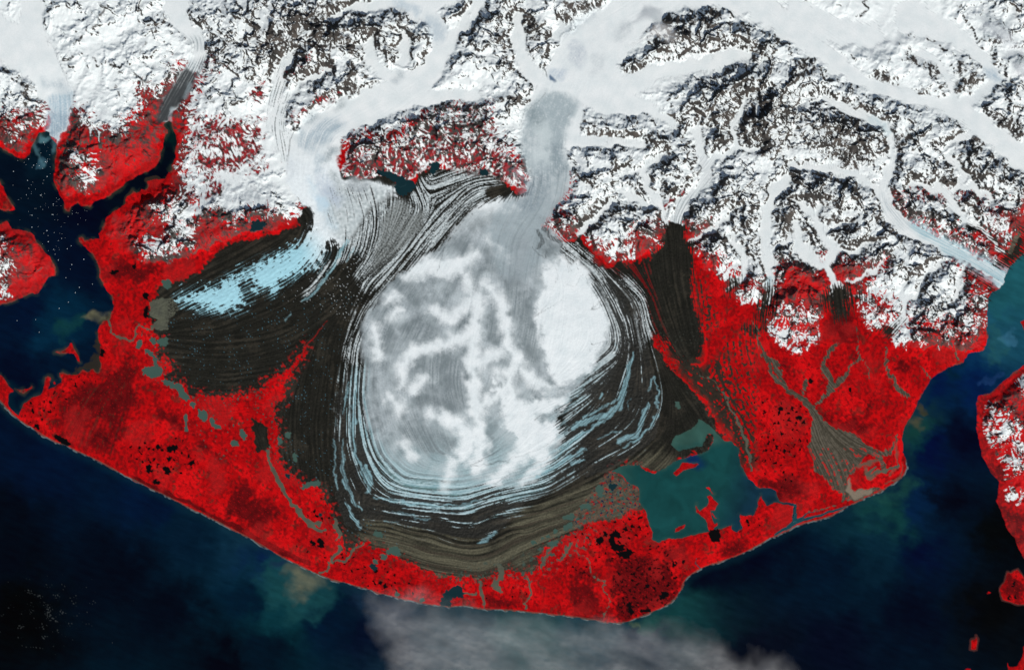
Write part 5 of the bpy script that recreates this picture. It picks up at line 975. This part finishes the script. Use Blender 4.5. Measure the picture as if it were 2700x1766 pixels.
def tagp(o, label=None, cat=None, group=None, kind=None):
    if label: o['label'] = label
    if cat: o['category'] = cat
    if group: o['group'] = group
    if kind: o['kind'] = kind
    return o
def mesh_obj(name, co, quads, cols, mat, parent=None, attr='cover'):
    me = bpy.data.meshes.new(name)
    me.vertices.add(len(co)); me.vertices.foreach_set('co', co.astype(f32).ravel())
    nf, k = quads.shape
    me.loops.add(nf * k); me.loops.foreach_set('vertex_index', quads.astype(np.int32).ravel())
    me.polygons.add(nf); me.polygons.foreach_set('loop_start', np.arange(0, nf * k, k, dtype=np.int32))
    me.polygons.foreach_set('use_smooth', np.ones(nf, bool))
    if cols is not None:
        a = me.color_attributes.new(attr, 'FLOAT_COLOR', 'POINT')
        c4 = np.ones((len(co), 4), f32); c4[:, :3] = cols; a.data.foreach_set('color', c4.ravel())
    me.update(); me.materials.append(mat)
    o = bpy.data.objects.new(name, me); scn.collection.objects.link(o)
    if parent is not None: o.parent = parent
    return o
# vertex normals of the whole ground, so cut edges shade without seams
fid = rid[:-1, :-1].copy()
vid = np.arange(NY * NX, dtype=np.int64).reshape(NY, NX)
hgx, hgy = grads(H)
NRM = np.stack([-hgx, hgy, np.ones_like(H)], -1); NRM /= np.linalg.norm(NRM, axis=-1, keepdims=True); NRM = NRM.reshape(-1, 3)
XYZ = np.stack([WX, WY, H], -1).reshape(-1, 3); AC = A.reshape(-1, 3)
parents = {}
def empty(name, loc, **kw):
    o = bpy.data.objects.new(name, None); scn.collection.objects.link(o); o.location = loc; tagp(o, **kw); return o
parents['G1'] = empty('piedmont_glacier', (0, 0, 0), label='huge round grey-and-white ice lobe ringed by swirling dark moraine bands', cat='glacier', group='piedmont glaciers spreading on the plain')
parents['G2'] = empty('piedmont_glacier', (0, 0, 0), label='pale blue ice tongue fading into a wide black debris apron, left of the big lobe', cat='glacier', group='piedmont glaciers spreading on the plain')
for i in sorted(set(OWN)):
    parents['g%d' % i] = empty('valley_glacier', (0, 0, 0), label=GL[i][1], cat='glacier', group='glaciers flowing out of the mountains')
for i, r in enumerate(REG):
    jj, ii = np.nonzero(fid == i)
    if len(jj) < 6: continue
    q = np.stack([vid[jj, ii], vid[jj + 1, ii], vid[jj + 1, ii + 1], vid[jj, ii + 1]], -1)
    u, inv = np.unique(q, return_inverse=True); inv = inv.reshape(q.shape)
    o = mesh_obj(r['name'], XYZ[u], inv, AC[u], r['mat'], parents.get(r['parent']))
    if len(u) > 400: o.data.normals_split_custom_set_from_vertices(NRM[u].tolist()) if len(u) < 10 else None
    tagp(o, r['label'], r['cat'], r['group'], r['kind'])

# ------------------------------------------------------------------ icebergs in the left bay
def berg_mesh(seed):
    r = np.random.default_rng(seed); n = 7
    a = np.arange(n) / n * 2 * math.pi; rad = r.uniform(.7, 1.2, n)
    ring = lambda s, z: [(math.cos(t) * q * s, math.sin(t) * q * s * .8, z + r.uniform(-.06, .06)) for t, q in zip(a, rad)]
    vs = ring(1.0, -.25) + ring(.95, .12) + ring(.55, .42) + [(r.uniform(-.2, .2), r.uniform(-.2, .2), .62)]
    fs = []
    for l in range(2):
        for k in range(n): fs.append((l * n + k, l * n + (k + 1) % n, (l + 1) * n + (k + 1) % n, (l + 1) * n + k))
    for k in range(n): fs.append((2 * n + k, 2 * n + (k + 1) % n, 3 * n))
    fs.append(tuple(range(n))[::-1])
    me = bpy.data.meshes.new('iceberg'); me.from_pydata(vs, [], fs); me.update(); me.materials.append(M_berg); return me
M_berg = bpy.data.materials.new('iceberg_ice'); M_berg.use_nodes = True
_b = M_berg.node_tree.nodes['Principled BSDF']; _b.inputs['Roughness'].default_value = .5
_n = M_berg.node_tree.nodes.new('ShaderNodeTexNoise'); _n.inputs['Scale'].default_value = 3
_r = M_berg.node_tree.nodes.new('ShaderNodeValToRGB'); _r.color_ramp.elements[0].color = (.62, .74, .78, 1); _r.color_ramp.elements[1].color = (.88, .92, .93, 1)
M_berg.node_tree.links.new(_n.outputs['Fac'], _r.inputs[0]); M_berg.node_tree.links.new(_r.outputs[0], _b.inputs['Base Color'])
BM = [berg_mesh(s) for s in (1, 2, 3, 4)]
r = np.random.default_rng(42); bpos = []
SPOTS = 'e 365,287 475,365 285,465 472,460 235,285 285,572 600,765 430,702 548,672 635,738 520,865 748,858 708,1108 672,1155 588,1022 610,1240 528,1295 318,1395 245,155 120,75 420,120 380,48 300,20 418,603 640,905 825,1080 350,1508 152,1405 478,770 a 390,1270 420,1440 405,1445 255,1420 350,1480'
sp_ = P(SPOTS)
for x, y, _ in sp_: bpos.append((x, y, r.uniform(.9, 1.35)))
while len(bpos) < 120:
    x, y = r.normal(135, 60), r.normal(520, 95)
    v = samp_l = float(samp(coarse_sea, np.array([x]), np.array([y]))[0]) if 'coarse_sea' in globals() else -99
    j = int(np.searchsorted(gy, y)); i = int(np.searchsorted(gx, x))
    if 0 < x < 330 and 360 < y < 900 and S_land[j, i] < -5: bpos.append((x, y, r.uniform(.4, .75)))
for k, (x, y, s) in enumerate(bpos):
    o = bpy.data.objects.new('iceberg', BM[k % 4]); scn.collection.objects.link(o)
    o.location = ((x - 1350) * KM, (883 - y) * KM, .0); o.scale = (s * KM, s * KM, s * KM * .8); o.rotation_euler = (0, 0, r.uniform(0, 6.28))
    tagp(o, 'bright iceberg, one of the larger white dots adrift in the dark left bay' if s > .85 else 'faint speck of an iceberg adrift on the dark water of the left bay', 'iceberg', 'icebergs scattered over the left bay')

# ------------------------------------------------------------------ clouds
def cloud(name, label, pts, soft, z, dens, step, box, lump=.25, rag=30, col=(.8, .8, .8), streak=None):
    xs = np.arange(box[0], box[2] + step, step, dtype=f32); ys = np.arange(box[1], box[3] + step, step, dtype=f32)
    cx, cyy = np.meshgrid(xs, ys); wx_ = fbm(cx, cyy, 120, 4, 3); wy_ = fbm(cx, cyy, 120, 4, 9)
    S = samp(coarse_sdf(P(pts), True, 260), cx + rag * wx_, cyy + rag * wy_)
    d = ss(-soft, soft, S)
    tx = (cx - 350) * .88 + (cyy - 1600) * .47; ty = -(cx - 350) * .47 + (cyy - 1600) * .88
    f1 = fbm(tx * .45, ty, 90, 5, 2); f2 = fbm(tx * .8, ty, 30, 4, 7)
    d = d * np.clip(.8 + .30 * f1 + .05 * f2, .1, 1.3) * dens
    for s_, wd, op in (streak or []):
        d *= 1 - op * ss(-wd, wd, samp(coarse_sdf(P(s_), False, 120), cx + 20 * wx_, cyy + 20 * wy_))
    edge = np.minimum(1, d / max(dens, .01))
    top = z + lump * (edge * .6 + .35 * f1 * edge + .22 * f2 * edge); bot = z - .15 * edge
    ny, nx = cx.shape; vx = ((cx - 1350) * KM).ravel(); vy = ((883 - cyy) * KM).ravel()
    co = np.concatenate([np.stack([vx, vy, top.ravel()], -1), np.stack([vx, vy, bot.ravel() - .02], -1)])
    v = np.arange(ny * nx).reshape(ny, nx); q = np.stack([v[:-1, :-1], v[1:, :-1], v[1:, 1:], v[:-1, 1:]], -1).reshape(-1, 4)
    dd = d.ravel(); keep = dd[q].max(1) > .004; q = q[keep]
    q2 = q[:, ::-1] + ny * nx
    cols = np.repeat(np.concatenate([dd, dd * .15])[:, None], 3, 1)
    m = bpy.data.materials.new(name); m.use_nodes = True; t = m.node_tree; b = t.nodes['Principled BSDF']
    b.inputs['Base Color'].default_value = (*col, 1); b.inputs['Roughness'].default_value = 1; b.inputs['Specular IOR Level'].default_value = 0
    at = t.nodes.new('ShaderNodeAttribute'); at.attribute_name = 'veil'
    nz = t.nodes.new('ShaderNodeTexNoise'); nz.inputs['Scale'].default_value = .9; nz.inputs['Detail'].default_value = 6
    g = t.nodes.new('ShaderNodeNewGeometry'); t.links.new(g.outputs['Position'], nz.inputs['Vector'])
    mr = t.nodes.new('ShaderNodeMapRange'); mr.inputs['To Min'].default_value = .88; mr.inputs['To Max'].default_value = 1.12; t.links.new(nz.outputs['Fac'], mr.inputs['Value'])
    mu = t.nodes.new('ShaderNodeMath'); mu.operation = 'MULTIPLY'; mu.use_clamp = True
    t.links.new(at.outputs['Fac'], mu.inputs[0]); t.links.new(mr.outputs[0], mu.inputs[1]); t.links.new(mu.outputs[0], b.inputs['Alpha'])
    qq = np.concatenate([q, q2]); u, inv = np.unique(qq, return_inverse=True)
    o = mesh_obj(name, co[u], inv.reshape(qq.shape), cols[u], m, attr='veil')
    tagp(o, label, 'cloud', None, 'stuff'); return o
cloud('cloud_bank', 'thin grey cloud veil over the sea at the bottom centre', 'n 1140,960 1200,1120 1260,1300 1400,1700 z 2500,2200 2350,1880 2150,1800 2000,1745 1850,1690 1700,1655 1600,1670 1400,1650 1250,1625 1100,1590', 46, 2.0, .17, 3.0, (900, 1480, 3000, 2000), .35, 22,
      streak=[('o 420,1190,10 560,1330,14 800,1380,18 1000,1470,20', 24, .6), ('n 2369,1430,26 o 250,1440,20', 26, .45)])
cloud('cloud_wisp', 'grey cloud wisp drifting over the ridges near the upper right corner', 'd 2000,200 2200,220 2300,380 2369,440 2200,480 2060,400 1980,300', 12, 3.4, .45, 3.0, (2540, 20, 2760, 260), .2, 20, (.72, .74, .76))
cloud('cloud_wisp', 'pale wisp hanging over the right edge above the long glacier', 'd 2250,600 2420,560 2420,760 2260,720', 10, 3.4, .5, 3.0, (2620, 140, 2800, 260), .2, 16, (.8, .8, .81))
cloud('cloud_wisp', 'soft pale wisp on the dark ridge right of the upper snowfield', 'c 1420,220 1600,240 1640,330 1560,380 1400,340 1250,390 1200,420 1330,330', 10, 3.4, .45, 3.0, (1600, 20, 1840, 180), .2, 16, (.8, .78, .76))
